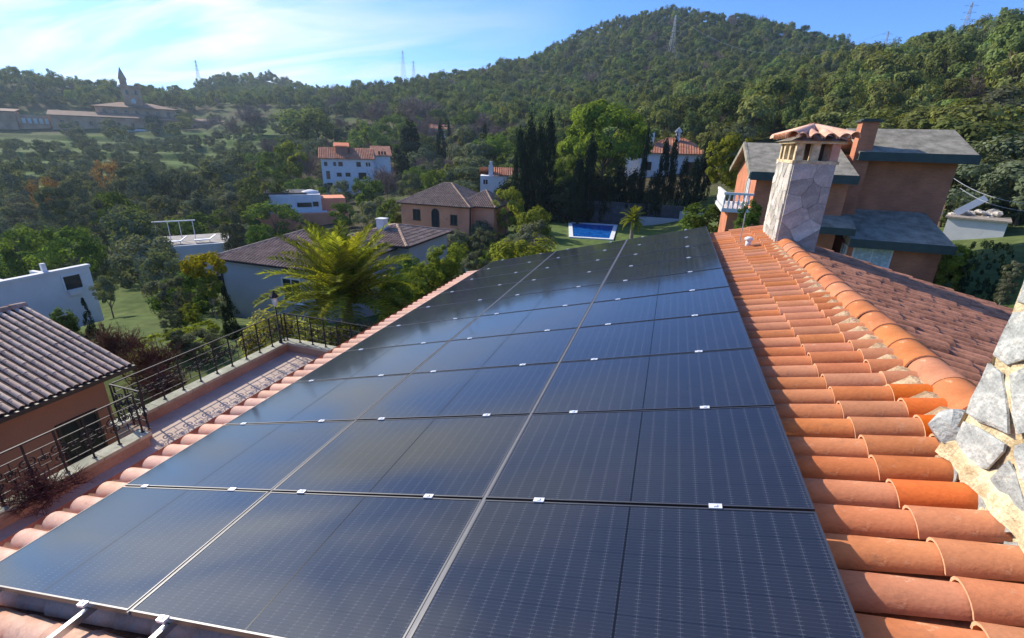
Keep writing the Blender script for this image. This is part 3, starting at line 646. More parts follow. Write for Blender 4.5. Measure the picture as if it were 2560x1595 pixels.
apex = Vector((CW/2, CD/2, CH+.51))
mb = MB(); e_ = .09; z_ = CH+.341; b4 = [(-e_, -e_, z_), (CW+e_, -e_, z_), (CW+e_, CD+e_, z_), (-e_, CD+e_, z_)]
mb.add(b4+[tuple(apex)], [(0, 1, 4), (1, 2, 4), (2, 3, 4), (3, 0, 4)]); mb.build('cap_core', M['mortar_dk'], cf)
ct_me = cover_tile(0.40, 0.092, 0.075).mesh('cap_tile', [M['tile_eave'], M['rim']]); ct2_me = cover_tile(0.46, 0.11, 0.09).mesh('hip_tile', [M['tile_eave'], M['rim']])
ct3_me = cover_tile(0.40, 0.092, 0.075).mesh('cap_tile', [M['tile'], M['rim']])
def tile_between(p, q, me, name, parent, lift=0.0):
    p, q = Vector(p), Vector(q); d = (q-p); l = d.length; d.normalize(); rz = math.atan2(d.y, d.x); ry = -math.asin(d.z)
    o = link(name, me, parent, p+Vector((0, 0, lift)), (0, ry, rz)); o.scale = (l/.43, 1, 1); return o
for e0, e1 in ((0, 1), (3, 0), (1, 2), (2, 3)):
    A_, B_ = Vector(b4[e0]), Vector(b4[e1])
    for k in range(4):
        t_ = (k+.6)/4.2; p = A_.lerp(B_, t_); nrm = (Vector((CW/2, CD/2, z_))-p); nrm = Vector((0, nrm.y, 0)) if e0 in (0, 2) else Vector((nrm.x, 0, 0))
        lim = 1-abs(t_-.5)*1.7; q = p+nrm*max(.35, lim)*.95; q.z = z_+(apex.z-z_)*max(.35, lim)*.95
        tile_between(p-nrm.normalized()*.05, q, ct3_me if e0 == 3 else ct_me, 'cap_tile', cf, .03)
for c_ in b4:
    tile_between(Vector(c_)+(Vector(c_)-apex)*.02, apex+Vector((0, 0, .0)), ct2_me, 'hip_tile', cf, .045)

# ------------------------------------------------------------------ terrace with parapets and wrought iron railing
ter = thing('terrace', 'terrace below the eave with low parapet walls and lichen grey coping', 'terrace')
ZF, ZC = -4.97, -4.64
mb = MB(); mb.box(-12.3, -5.56, 4.98, 10.2, ZF-.25, ZF); mb.box(-11.35, -5.56, -3.0, 4.978, ZF-.25, ZF); mb.build('floor', M['floor_terr'], ter)
mb = MB(); mb.box(-12.38, -12.14, 4.9, 10.3, -9.6, ZC-.08); mb.box(-12.138, -5.6, 10.06, 10.3, -9.6, ZC-.08); mb.build('parapet', M['parapet'], ter)
mb = MB(); mb.box(-11.47, -11.23, -3.0, 4.88, -9.6, ZC-.08); mb.box(-12.14, -11.47, 4.9, 5.1, -9.6, ZC-.08); mb.build('parapet', M['parapet'], ter)
def copings(pts, axis):
    for (a_, b_) in pts:
        mb = MB()
        if axis == 'y': mb.box(-.17, .17, 0, b_-a_-.012, 0, .08)
        else: mb.box(0, b_-a_-.012, -.17, .17, 0, .08)
        yield a_, mb
for i in range(6):
    mb = MB(); mb.box(-12.43, -12.09, 4.86+i*.915, 4.86+i*.915+.905, ZC-.078, ZC); mb.build('coping_slab', M['copetop'], ter)
for i in range(8):
    mb = MB(); mb.box(-11.52, -11.18, -2.9+i*.98, -2.9+i*.98+.97, ZC-.078, ZC); mb.build('coping_slab', M['copetop'], ter)
for i in range(6):
    mb = MB(); mb.box(-12.085+i*1.08, -12.085+i*1.08+1.07, 10.01, 10.35, ZC-.078, ZC); mb.build('coping_slab', M['copetop'], ter)
def railing(label, A_, B_, zb, hgt, seed):
    A_, B_ = Vector(A_), Vector(B_); d = B_-A_; Lr = d.length; rz = math.atan2(d.y, d.x)
    t = thing('balcony_railing', label, 'railing', (A_.x, A_.y, zb), rz, 'wrought iron railings of the terrace')
    def rail(z, r, nm): mb = MB(); mb.box(0, Lr, -r, r, z-r*.7, z+r*.7); mb.build(nm, M['iron'], t)
    rail(hgt, .017, 'top_rail'); rail(hgt*.76, .011, 'middle_rail'); rail(hgt*.22, .011, 'bottom_rail')
    n = max(1, round(Lr/.50)); st = Lr/n
    post = MB(); post.box(-.014, .014, -.014, .014, 0, hgt-.016); post.box(-.03, .03, -.03, .03, 0, .02); pm = post.mesh('post', M['iron'])
    for i in range(n+1): link('post', pm, t, (i*st, 0, 0))
    sc = MB(); zc = hgt*.49; hh = hgt*.25
    def curl(cx, cz, r, s, sx=1):
        pts = []
        for k in range(14):
            a = s*(k/13*R(430))+R(90); rr_ = r*(1-k/13*.72); pts.append((cx+sx*rr_*math.cos(a), 0, cz+rr_*math.sin(a)))
        sc.tube(pts, .013, 5)
    m_ = st/2
    sc.box(m_-.09, m_+.09, -.006, .006, zc+.084, zc+.096); sc.box(m_-.09, m_+.09, -.006, .006, zc-.096, zc-.084); sc.box(m_-.096, m_-.084, -.006, .006, zc-.09, zc+.09); sc.box(m_+.084, m_+.096, -.006, .006, zc-.09, zc+.09)
    for sx in (-1, 1):
        curl(m_+sx*.20, zc+.09, .085, 1, sx); curl(m_+sx*.20, zc-.09, .085, -1, sx)
        sc.box(min(m_+sx*.09, m_+sx*(st/2-.014)), max(m_+sx*.09, m_+sx*(st/2-.014)), -.006, .006, zc-.006, zc+.006)
        curl(m_+sx*.03, zc+.03, .045, 1, sx)
    sc.box(m_-.007, m_+.007, -.007, .007, hgt*.22, zc-.09); sc.box(m_-.007, m_+.007, -.007, .007, zc+.09, hgt*.76)
    sm = sc.mesh('scroll_panel', M['iron'])
    for i in range(n): link('scroll_panel', sm, t, (i*st, 0, 0))
    return t
railing('near wrought iron railing on the parapet beside the eave tiles', (-11.35, -2.9, 0), (-11.35, 4.86, 0), ZC, .95, 1)
railing('short return of wrought iron railing where the terrace steps outward', (-11.35, 5.0, 0), (-12.26, 5.0, 0), ZC, .95, 2)
railing('long wrought iron railing on the outer parapet of the terrace', (-12.26, 5.06, 0), (-12.26, 10.1, 0), ZC, .95, 3)
railing('wrought iron railing across the far end of the terrace before the palm', (-12.2, 10.18, 0), (-5.7, 10.18, 0), ZC, .95, 4)

# lantern on a post by the terrace corner
def lantern(label, x, y, z0, h, k=1.0):
    t = thing('lamp_post', label, 'lamp post', (x, y, z0), group='garden lamp posts')
    mb = MB(); mb.sm = True; mb.tube([(0, 0, 0), (0, 0, .1), (0, 0, .12), (0, 0, h-.05)], [.05*k, .05*k, .022*k, .018*k], 8); mb.build('pole', M['iron'], t)
    mb = MB(); mb.tube([(0, 0, h-.05), (0, 0, h+.22*k)], [.05*k, .085*k], 6); mb.build('lantern_glass', M['curtain'], t)
    mb = MB(); mb.tube([(0, 0, h+.22*k), (0, 0, h+.25*k), (0, 0, h+.34*k), (0, 0, h+.42*k)], [.12*k, .12*k, .05*k, .01*k], 6); mb.build('lantern_cap', M['iron'], t)
    return t
# ------------------------------------------------------------------ leaf-built vegetation
def quads_from(centers, normals, sizes, aspect, seed):
    r = np.random.default_rng(seed); n = len(centers)
    nr = normals/np.maximum(np.linalg.norm(normals, axis=1, keepdims=True), 1e-6)
    a = np.cross(nr, r.normal(size=(n, 3))); a /= np.maximum(np.linalg.norm(a, axis=1, keepdims=True), 1e-6); b = np.cross(nr, a)
    s = sizes[:, None]; A_ = a*s*aspect; B_ = b*s
    V_ = np.stack([centers-A_, centers-B_*.55+A_*.1, centers+A_, centers+B_*.55-A_*.1], 1).reshape(-1, 3)
    return V_, np.arange(4*n).reshape(n, 4)
def crown_mesh(name, mat_, shape, nclump, nleaf, lsize, seed, clump_r=.16, aspect=1.0, hollow=.55, base=.25):
    """unit crown: width 1 (x,y in -.5...5), height 0..1; clumps of leaf faces spread through the shape"""
    r = np.random.default_rng(seed); cs = []
    while len(cs) < nclump:
        u = r.normal(size=3); u /= np.linalg.norm(u); k = r.uniform(hollow, 1)**.6
        if shape == 'round': p = np.array([u[0]*.5*k, u[1]*.5*k, base+(1-base)*(.5+.5*u[2]*k)])
        elif shape == 'umbrella':
            if u[2] < -.25: continue
            p = np.array([u[0]*.5*k, u[1]*.5*k, base+(1-base)*(.18+.82*max(-.1, u[2]*k))])
        elif shape == 'cone':
            t_ = r.uniform(0, 1)**1.25; a = r.uniform(0, 6.283); w = .5*(1-t_)**.8*r.uniform(.55, 1); p = np.array([w*math.cos(a), w*math.sin(a), base+(1-base)*t_])
        elif shape == 'column':
            t_ = r.uniform(0, 1); a = r.uniform(0, 6.283); w = .5*math.sin(math.pi*min(1, .12+t_*.88)**.75)**.6*r.uniform(.6, 1)
            p = np.array([w*math.cos(a), w*math.sin(a), base+(1-base)*t_])
        elif shape == 'spray':
            t_ = r.uniform(.15, 1); a = r.uniform(0, 6.283); w = .5*t_**.7*r.uniform(.2, 1); p = np.array([w*math.cos(a), w*math.sin(a), base+(1-base)*t_*(1-.35*(w/.5)**2)])
        elif shape == 'box': p = np.array([r.uniform(-.5, .5), r.uniform(-.5, .5), r.uniform(0, 1)]); ax = r.integers(0, 3); p[ax] = (p[ax] > (.5 if ax == 2 else 0))*1.0-(0 if ax == 2 else .5)
        cs.append(p)
    cs = np.array(cs); cen = []; nor = []
    rad = clump_r*r.uniform(.6, 1.25, nclump)
    per = nleaf//nclump
    for c_, q in zip(cs, rad):
        u = r.normal(size=(per, 3)); u /= np.linalg.norm(u, axis=1, keepdims=True)
        k = r.uniform(.35, 1, (per, 1))**.5
        o = u*k*q*np.array([1, 1, .8]); cen.append(c_+o); oc = c_-np.array([0, 0, .45]); oc = oc/max(1e-6, np.linalg.norm(oc)); nor.append(u*.8+oc*.7+r.normal(size=(per, 3))*.30+np.array([0, 0, .25]))
    cen = np.concatenate(cen); nor = np.concatenate(nor)
    V_, F_ = quads_from(cen, nor, lsize*r.uniform(.6, 1.3, len(cen)), aspect, seed+1)
    V_[:, 2] = np.maximum(V_[:, 2], .01)
    return np_mesh(name, V_, F_, mat_)
def trunk_mesh(name, mat_, top, r0, limbs, seed, spread=.3, ltop=.85):
    r = random.Random(seed); mb = MB(); mb.sm = True
    bend = (r.uniform(-.03, .03), r.uniform(-.03, .03))
    mb.tube([(0, 0, -.06), (0, 0, .01), (bend[0], bend[1], top*.5), (bend[0]*1.6, bend[1]*1.4, top)], [r0*1.6, r0*1.15, r0*.85, r0*.5], 7)
    for i in range(limbs):
        a = r.uniform(0, 6.283); s = spread*r.uniform(.6, 1); z0 = top*r.uniform(.55, 1); z1 = min(ltop, z0+r.uniform(.15, .4))
        mb.tube([(bend[0], bend[1], z0), (bend[0]+s*.45*math.cos(a), bend[1]+s*.45*math.sin(a), (z0+z1)/2), (s*math.cos(a), s*math.sin(a), z1)], [r0*.45, r0*.32, r0*.1], 5)
    return mb.mesh(name, mat_)
def twig_mesh(name, mat_, seed, n1=26, n2=16):
    """bare crown: real branching twigs as thin blades"""
    r = np.random.default_rng(seed); segs = []
    for i in range(n1):
        a = r.uniform(0, 6.283); e = r.uniform(.25, 1.4); l = r.uniform(.35, .62)
        d = np.array([math.cos(a)*math.cos(e), math.sin(a)*math.cos(e), math.sin(e)]); p0 = np.array([0, 0, .22+.1*r.random()]); p1 = p0+d*l*np.array([.95, .95, 1.15]); segs.append((p0, p1, .011))
        for j in range(n2):
            t_ = r.uniform(.3, 1); q0 = p0+(p1-p0)*t_; d2 = d+r.normal(size=3)*.75+np.array([0, 0, .25]); d2 /= np.linalg.norm(d2); q1 = q0+d2*r.uniform(.10, .24); segs.append((q0, q1, .0055))
            for k in range(4):
                t2 = r.uniform(.3, 1); s0 = q0+(q1-q0)*t2; d3 = d2+r.normal(size=3)*.8; d3 /= np.linalg.norm(d3); segs.append((s0, s0+d3*r.uniform(.06, .12), .0038))
    P0 = np.array([s[0] for s in segs]); P1 = np.array([s[1] for s in segs]); w = np.array([s[2] for s in segs])[:, None]
    ax = P1-P0; sd = np.cross(ax, r.normal(size=ax.shape)); sd /= np.linalg.norm(sd, axis=1, keepdims=True); sd *= w
    V_ = np.stack([P0-sd, P0+sd, P1+sd*.5, P1-sd*.5], 1).reshape(-1, 3)
    V_ = np.clip(V_, [-.5, -.5, 0], [.5, .5, 1.02])
    return np_mesh(name, V_, np.arange(len(V_)).reshape(-1, 4), mat_)
KIND = {}
def kind(key, crowns, trunks): KIND[key] = (crowns, trunks)
CR = lambda k, mk, shape, nc, nl, ls, n=2, **kw: [crown_mesh('crown', L[mk], shape, nc, nl, ls, 100*hash_(k)+i, **kw) for i in range(n)]
def hash_(s): return sum((i+1)*ord(c) for i, c in enumerate(s)) % 977
kind('pine', CR('pine', 'pine', 'round', 22, 2400, .040, 4, clump_r=.185, base=.24), [trunk_mesh('trunk', M['bark'], .6, .022, 7, i, .32) for i in range(2)])
kind('umbrella', CR('umb', 'pine_bright', 'umbrella', 60, 16000, .018, 1, clump_r=.105, base=.52, hollow=.5), [trunk_mesh('trunk', M['bark'], .62, .022, 14, 5, .36, .86)])
kind('umbrella_dk', CR('umbd', 'pine', 'umbrella', 40, 6000, .024, 1, clump_r=.13, base=.3), [trunk_mesh('trunk', M['bark'], .55, .022, 9, 6, .34, .8)])
kind('oak', CR('oak', 'oak', 'round', 34, 5600, .027, 3, clump_r=.15, base=.06), [trunk_mesh('trunk', M['bark'], .4, .03, 6, 8, .3)])
kind('oakgreen', CR('oakg', 'oakgreen', 'round', 34, 5600, .027, 2, clump_r=.15, base=.08), [trunk_mesh('trunk', M['bark'], .45, .026, 6, 9, .3)])
kind('olive', CR('olive', 'olive', 'round', 32, 5000, .026, 2, clump_r=.15, base=.08), [trunk_mesh('trunk', M['barkpale'], .4, .03, 6, 10, .3)])
kind('autumn', CR('aut', 'autumn', 'round', 30, 3600, .024, 1, clump_r=.15, base=.12), [trunk_mesh('trunk', M['bark'], .45, .024, 7, 11, .32)])
kind('cedar', CR('ced', 'cypress', 'cone', 60, 6000, .024, 1, clump_r=.10, base=.06), [trunk_mesh('trunk', M['bark'], .9, .022, 10, 12, .3)])
kind('cypress', CR('cyp', 'cypress', 'column', 60, 4200, .035, 3, clump_r=.17, base=.01), [trunk_mesh('trunk', M['bark'], .5, .02, 0, 13)])
kind('cypcone', CR('cypc', 'cypress', 'cone', 80, 7000, .022, 1, clump_r=.10, base=.0), [trunk_mesh('trunk', M['bark'], .5, .02, 0, 13)])
kind('bare', [twig_mesh('crown', L['bare'], 20+i) for i in range(2)], [trunk_mesh('trunk', M['barkpale'], .4, .02, 8, 14, .3)])
kind('barered', [twig_mesh('crown', L['barered'], 30, 34, 20)], [trunk_mesh('trunk', M['bark'], .25, .014, 6, 15, .25)])
kind('bush', CR('bush', 'oakgreen', 'round', 40, 5200, .033, 2, clump_r=.16, base=-.1), [])
kind('bushdk', CR('bushd', 'oak', 'round', 40, 5200, .031, 2, clump_r=.16, base=-.1), [])
kind('lime', CR('lime', 'lime', 'round', 40, 5600, .033, 2, clump_r=.16, base=-.1), [])
kind('limetree', CR('limet', 'lime', 'round', 44, 6000, .029, 1, clump_r=.14, base=.2), [trunk_mesh('trunk', M['barkpale'], .5, .02, 8, 16, .3)])
kind('yellow', CR('yel', 'yellow', 'round', 40, 4200, .034, 1, clump_r=.13, base=.5), [trunk_mesh('trunk', M['bark'], .35, .016, 6, 17, .3)])
kind('varieg', CR('var', 'variegated', 'round', 44, 6500, .035, 1, clump_r=.17, base=-.1), [])
kind('ball_dk', CR('balld', 'oak', 'round', 70, 7000, .024, 1, clump_r=.10, base=.0, hollow=.86), [])
kind('ball_y', CR('bally', 'lime', 'round', 70, 7000, .024, 1, clump_r=.10, base=.0, hollow=.86), [])
kind('box_dk', CR('boxd', 'cypress', 'box', 130, 9000, .022, 1, clump_r=.07), [])
kind('box_y', CR('boxy', 'lime', 'box', 130, 9000, .022, 1, clump_r=.07), [])
kind('box_o', CR('boxo', 'oak', 'box', 130, 9000, .022, 1, clump_r=.07), [])
PCOUNT = [0]
def plant_at(name, key, x, y, z, w, h, label, cat='tree', group=None, wy=None, rz=None):
    PCOUNT[0] += 1; i = PCOUNT[0]; crowns, trunks = KIND[key]
    t = thing(name, label, cat, (x, y, z-.05), rz if rz is not None else random.uniform(0, 6.28), group); sc = (w, wy or w, h)
    slim = key in ('cypress', 'cypcone', 'cedar', 'box_dk', 'box_y', 'box_o', 'umbrella')
    lim = 1.15 if trunks else .95
    if slim or h <= lim*w*1.12: link('crown', crowns[i % len(crowns)], t, scale=sc)
    elif trunks and h < 2.6*w or key in ('bare', 'barered', 'yellow'):
        link('crown', crowns[i % len(crowns)], t, scale=(w, wy or w, lim*w*1.1)).location.z = h-lim*w*1.1
    else:                                                    # tall leafy mass: tiers of crown down to the ground
        n_t = math.ceil(h/(lim*w*.72)); hc = min(h, lim*w)
        for j in range(n_t):
            z_t = h-hc-(h-hc)*j/max(1, n_t-1); o_ = link('crown', crowns[(i+j) % len(crowns)], t, scale=(w*(1-.05*j), (wy or w)*(1-.05*j), hc)); o_.location.z = z_t; o_.rotation_euler.z = j*2.1
    if trunks: link('trunk', trunks[i % len(trunks)], t, scale=(min(w, h*.8), min(w, h*.8), h))
    return t
def plant(name, key, px_, ytop, wpx, D, label, cat='tree', group=None, zb=None, minh=.5):
    """px_: image column of its axis, D metres away; stands on the terrain there; top where ytop says; width wpx"""
    p = at_d(px_, ytop, D); q = at_d(px_+wpx/2, ytop, D); q0 = at_d(px_-wpx/2, ytop, D); w = np.linalg.norm((q-q0)[:2])
    z = hz(p[0], p[1]) if zb is None else zb
    return plant_at(name, key, p[0], p[1], z, w*1.04, max(minh, p[2]-z), label, cat, group)

# forest of the hills: the nearest trees one by one, the rest as one mass of instances
def forest():
    r = np.random.default_rng(5); pts = []; sp = 6.0
    cell = {}
    n_try = 46000
    az = np.radians(r.uniform(-72, 36, n_try)); D = np.sqrt(r.uniform(108**2, 640**2, n_try))
    X = CAM[0]+np.sin(az)*D; Y = CAM[1]+np.cos(az)*D; azd = np.degrees(az)
    # where the wood begins, by direction
    start = np.interp(azd, [-72, -62, -52, -47, -44, -38, -30, -20, -14, -8, 0, 8, 14, 20, 27, 36], [372, 368, 372, 372, 350, 300, 235, 190, 150, 132, 122, 112, 80, 72, 66, 60])
    end = np.interp(azd, [-72, -50, -45, -40, -33, -28, -10, 14, 18, 36], [500, 500, 620, 620, 500, 470, 540, 520, 300, 300])
    ok = (D > start) & (D < end)
    out = []
    for i in np.nonzero(ok)[0]:
        s = sp*(0.85+.5*(D[i] > 300)); k = (int(X[i]//s), int(Y[i]//s)); bad = False
        for a in (-1, 0, 1):
            for b in (-1, 0, 1):
                for (xx, yy) in cell.get((k[0]+a, k[1]+b), ()):
                    if (xx-X[i])**2+(yy-Y[i])**2 < (s*.82)**2: bad = True
        if bad: continue
        cell.setdefault(k, []).append((X[i], Y[i])); out.append(i)
    X, Y, D = X[out], Y[out], D[out]; Z = height(X, Y)
    sc = r.choice([.7, .85, 1., 1.1, 1.22], len(X))*r.uniform(.9, 1.1, len(X)); w = r.uniform(5.8, 7.6, len(X))*sc; h = r.uniform(6.4, 9.0, len(X))*sc
    o_ = np.argsort(D/ w); near = o_[:200]; rest = o_[200:]
    for i in near:
        plant_at('pine_tree', 'pine', X[i], Y[i], Z[i], w[i], h[i], 'rounded dark green pine among many at the foot of the wooded hills', 'tree', 'pines at the foot of the hills')
    me = bpy.data.meshes.new('forest_points'); me.vertices.add(len(rest)); me.vertices.foreach_set('co', np.c_[X, Y, Z-.2][rest].astype(np.float32).ravel())
    def attr(nm, ty, val, key='value'):
        a = me.attributes.new(nm, ty, 'POINT'); a.data.foreach_set(key, val)
    attr('variant', 'INT', r.choice(5, len(rest), p=[.26, .26, .25, .19, .04]).astype(np.int32))
    attr('psc', 'FLOAT_VECTOR', np.c_[w, w, h][rest].astype(np.float32).ravel(), 'vector')
    attr('prz', 'FLOAT', r.uniform(0, 6.28, len(rest)).astype(np.float32))
    o = link('forest', me); tag(o, 'dense pine forest covering the distant hills', 'forest', kind='stuff')
    protos = []
    for k in range(5):
        po = bpy.data.objects.new('pine_source', KIND['pine'][0][k] if k < 3 else (KIND['oak'][0][0] if k == 3 else KIND['bare'][0][0])); protos.append(po)
    ng = bpy.data.node_groups.new('forest_nodes', 'GeometryNodeTree')
    ng.interface.new_socket('Geometry', in_out='INPUT', socket_type='NodeSocketGeometry'); ng.interface.new_socket('Geometry', in_out='OUTPUT', socket_type='NodeSocketGeometry')
    gi = ng.nodes.new('NodeGroupInput'); go = ng.nodes.new('NodeGroupOutput'); jn = ng.nodes.new('GeometryNodeJoinGeometry')
    def named(nm, ty):
        q = ng.nodes.new('GeometryNodeInputNamedAttribute'); q.data_type = ty; q.inputs[0].default_value = nm; return q.outputs[0]
    var, psc, prz = named('variant', 'INT'), named('psc', 'FLOAT_VECTOR'), named('prz', 'FLOAT')
    cx = ng.nodes.new('ShaderNodeCombineXYZ'); ng.links.new(prz, cx.inputs[2])
    for k in range(5):
        cmp_ = ng.nodes.new('FunctionNodeCompare'); cmp_.data_type = 'INT'; cmp_.operation = 'EQUAL'
        ia = [s_ for s_ in cmp_.inputs if s_.type == 'INT']; ng.links.new(var, ia[0]); ia[1].default_value = k
        oi = ng.nodes.new('GeometryNodeObjectInfo'); oi.inputs['Object'].default_value = protos[k]; oi.inputs['As Instance'].default_value = True
        ip = ng.nodes.new('GeometryNodeInstanceOnPoints')
        ng.links.new(gi.outputs[0], ip.inputs['Points']); ng.links.new(cmp_.outputs[0], ip.inputs['Selection']); ng.links.new(oi.outputs['Geometry'], ip.inputs['Instance'])
        ng.links.new(cx.outputs[0], ip.inputs['Rotation']); ng.links.new(psc, ip.inputs['Scale']); ng.links.new(ip.outputs[0], jn.inputs[0])
    ng.links.new(jn.outputs[0], go.inputs[0])
    md = o.modifiers.new('forest', 'NODES'); md.node_group = ng
    print('forest', len(near), len(rest))
forest()

# ------------------------------------------------------------------ house kit
def window(parent, P, w, h, rz=0.0, arched=False, frame='frame_dk', pane='glassdark', mull=True, fw=.07, name='window', sill=True):
    """P: centre of the opening on the wall face, local -y looks outward after rotation rz"""
    mb = MB(); d = .07
    if arched:
        n = 8; arc = [(w/2*math.cos(math.pi*k/n), h/2-w/2+w/2*math.sin(math.pi*k/n)) for k in range(n+1)]
        inn = [((w/2-fw)*math.cos(math.pi*k/n), h/2-w/2+(w/2-fw)*math.sin(math.pi*k/n)) for k in range(n+1)]
        out = [(w/2, -h/2)]+arc+[(-w/2, -h/2)]; inn = [(w/2-fw, -h/2+fw)]+inn+[(-w/2+fw, -h/2+fw)]
        vs = [(p[0], -d, p[1]) for p in out]+[(p[0], -d, p[1]) for p in inn]+[(p[0], .02, p[1]) for p in out]; k = len(out)
        mb.add(vs, [(i, (i+1) % k, k+(i+1) % k, k+i) for i in range(k)]+[(i, 2*k+i, 2*k+(i+1) % k, (i+1) % k) for i in range(k)])
    else:
        mb.box(-w/2, w/2, -d, .02, h/2-fw, h/2); mb.box(-w/2, w/2, -d, .02, -h/2, -h/2+fw); mb.box(-w/2, -w/2+fw, -d, .02, -h/2+fw, h/2-fw); mb.box(w/2-fw, w/2, -d, .02, -h/2+fw, h/2-fw)
    if mull: mb.box(-fw*.4, fw*.4, -d+.01, .02, -h/2+fw, h/2-fw)
    if sill and not arched: mb.box(-w/2-.06, w/2+.06, -d-.08, .02, -h/2-.07, -h/2-.001)
    o = mb.build(name, M[frame], parent, loc=P, rot=(0, 0, rz))
    g = MB(); iw, ih = w/2-fw*.5, h/2-fw*.5
    if arched:
        pts = [(iw, -ih)]+[(iw*math.cos(math.pi*k/8), h/2-w/2+iw*math.sin(math.pi*k/8)) for k in range(9)]+[(-iw, -ih)]
        g.prism(pts, 'y', -.03, .015)
    else: g.box(-iw, iw, -.03, .015, -ih, ih)
    g.build('pane', M[pane], o); return o
def tile_slope(parent, eA, eB, tB, tA, tile='darktile', pan='darkpan', pitch=.23, r=.074, name='roof_tiles', th=.12, single=None):
    eA, eB, tA, tB = map(Vector, (eA, eB, tA, tB)); u = (eB-eA); Lu = u.length; u.normalize(); v = tA-eA; v -= u*v.dot(u); v.normalize(); n = u.cross(v)
    if n.z < 0: n = -n
    H_ = (tA-eA).dot(v); a = (tA-eA).dot(u); b = (tB-eA).dot(u)
    mb = MB(); top = [eA, eB, tB, tA]; bot = [p-Vector((0, 0, th)) for p in top]
    mb.add(top+bot, [(0, 1, 2, 3), (7, 6, 5, 4), (0, 4, 5, 1), (1, 5, 6, 2), (2, 6, 7, 3), (3, 7, 4, 0)]); mb.build('roof_deck', M[pan], parent)
    tm = MB(); tm.sm = True; nc = int(Lu/pitch); Mx = Matrix((u.to_4d(), v.to_4d(), n.to_4d(), (0, 0, 0, 1))).to_3x3().transposed()
    for i in range(nc):
        uu = (i+.5)*Lu/nc; vm = H_
        if a > .05 and uu < a: vm = min(vm, H_*uu/a)
        if b < Lu-.05 and uu > b: vm = min(vm, H_*(Lu-uu)/(Lu-b))
        k = 0; v0 = -.06; jit = random.uniform(-.03, .03)
        while v0 < vm-.05:
            v1 = min(v0+.40, vm)
            if single is not None:
                o = link('roof_tile', single, parent); o.matrix_local = Matrix.Translation(eA+u*uu+v*v0+n*random.uniform(.0, .012)) @ (Matrix((v.to_4d(), (-u).to_4d(), n.to_4d(), (0, 0, 0, 1))).to_3x3().transposed().to_4x4()) @ Matrix.Diagonal(((v1-v0+.05)/.43, r/.097, r/.097, 1))
            else:
                vs = []
                for (vv, rr_, up) in ((v0, r, .018), (v1+.02, r*.9, 0)):
                    for q in range(5):
                        an = -1.45+2.9*q/4; vs.append(eA+u*(uu+rr_*math.sin(an))+v*vv+n*(rr_*math.cos(an)+up-.01))
                tm.add(vs, [(q, q+1, q+6, q+5) for q in range(4)])
            v0 = v1; k += 1
    if single is None: tm.build(name, M[tile], parent, kind='stuff')
def ridge_row(parent, p, q, mat_, r=.13, name='ridge_tiles'):
    p, q = Vector(p), Vector(q); l = (q-p).length; n = max(1, int(l/.4)); d = (q-p).normalized(); s = d.cross(Vector((0, 0, 1))).normalized(); up = s.cross(d)
    mb = MB(); mb.sm = True
    for i in range(n):
        vs = []
        for (t_, rr_) in ((i/n, r*1.1), ((i+1)/n, r*.95)):
            for k in range(7):
                a = -1.5+3.0*k/6; vs.append(p+d*l*t_+s*rr_*math.sin(a)+up*(rr_*math.cos(a)-.02))
        mb.add(vs, [(k, k+1, k+8, k+7) for k in range(6)])
    mb.build(name, mat_, parent, kind='stuff')
def hip_roof(parent, x0, x1, y0, y1, ze, zr, tile='darktile', pan='darkpan', over=.35, front_only=False, gable=False, pitch=.23, single=None):
    x0 -= over; x1 += over; y0 -= over; y1 += over; ym = (y0+y1)/2; hd = (y1-y0)/2; i_ = 0 if gable else min(hd, (x1-x0)/2-.05)
    A_, B_, C_, D_ = (x0, y0, ze), (x1, y0, ze), (x1, y1, ze), (x0, y1, ze); E_, F_ = (x0+i_, ym, zr), (x1-i_, ym, zr)
    tile_slope(parent, A_, B_, F_, E_, tile, pan, pitch, single=single); tile_slope(parent, C_, D_, E_, F_, tile, pan, pitch)
    ridge_row(parent, E_, F_, M[tile])
    if not gable:
        tile_slope(parent, B_, C_, F_, F_, tile, pan, pitch); tile_slope(parent, D_, A_, E_, E_, tile, pan, pitch)
        for c_, t_ in ((A_, E_), (D_, E_), (B_, F_), (C_, F_)): ridge_row(parent, c_, t_, M[tile])

# salmon house below the pool
pk = thing('salmon_house', 'salmon pink two storey house with brown hipped roof and dark windows', 'house', (0, 0, 0))
px0, px1, pyf = -33.0, -23.7, 52.2
mb = MB(); mb.box(px0, px1, pyf, 60.5, -12.5, -5.6); mb.box(px1+.002, -20.9, pyf+1.1, 59.0, -12.5, -5.62); mb.build('wall', M['pinkwall'], pk)
mb = MB(); mb.box(px1-.02, px1+.08, pyf+.3, pyf+.42, -12, -5.6); mb.build('downpipe', M['frame_dk'], pk)
hip_roof(pk, px0, px1, pyf, 60.5, -5.6, -3.3); hip_roof(pk, px1-1.5, -20.9, pyf+1.1, 59, -5.55, -3.9)
for (x, z, w, h, ar) in ((-30.8, -6.95, 1.0, 1.3, False), (-28.2, -7.2, 1.05, 2.3, True), (-25.7, -7.25, .9, 1.2, False), (-25.7, -10.05, .9, 1.0, False)):
    window(pk, (x, pyf, z), w, h, 0, ar, 'frame_dk')
mb = MB(); mb.box(-23.2, -20.9, pyf+1.06, pyf+1.1, -12.2, -9.7); mb.build('garage_door', M['pinkwall'], pk)

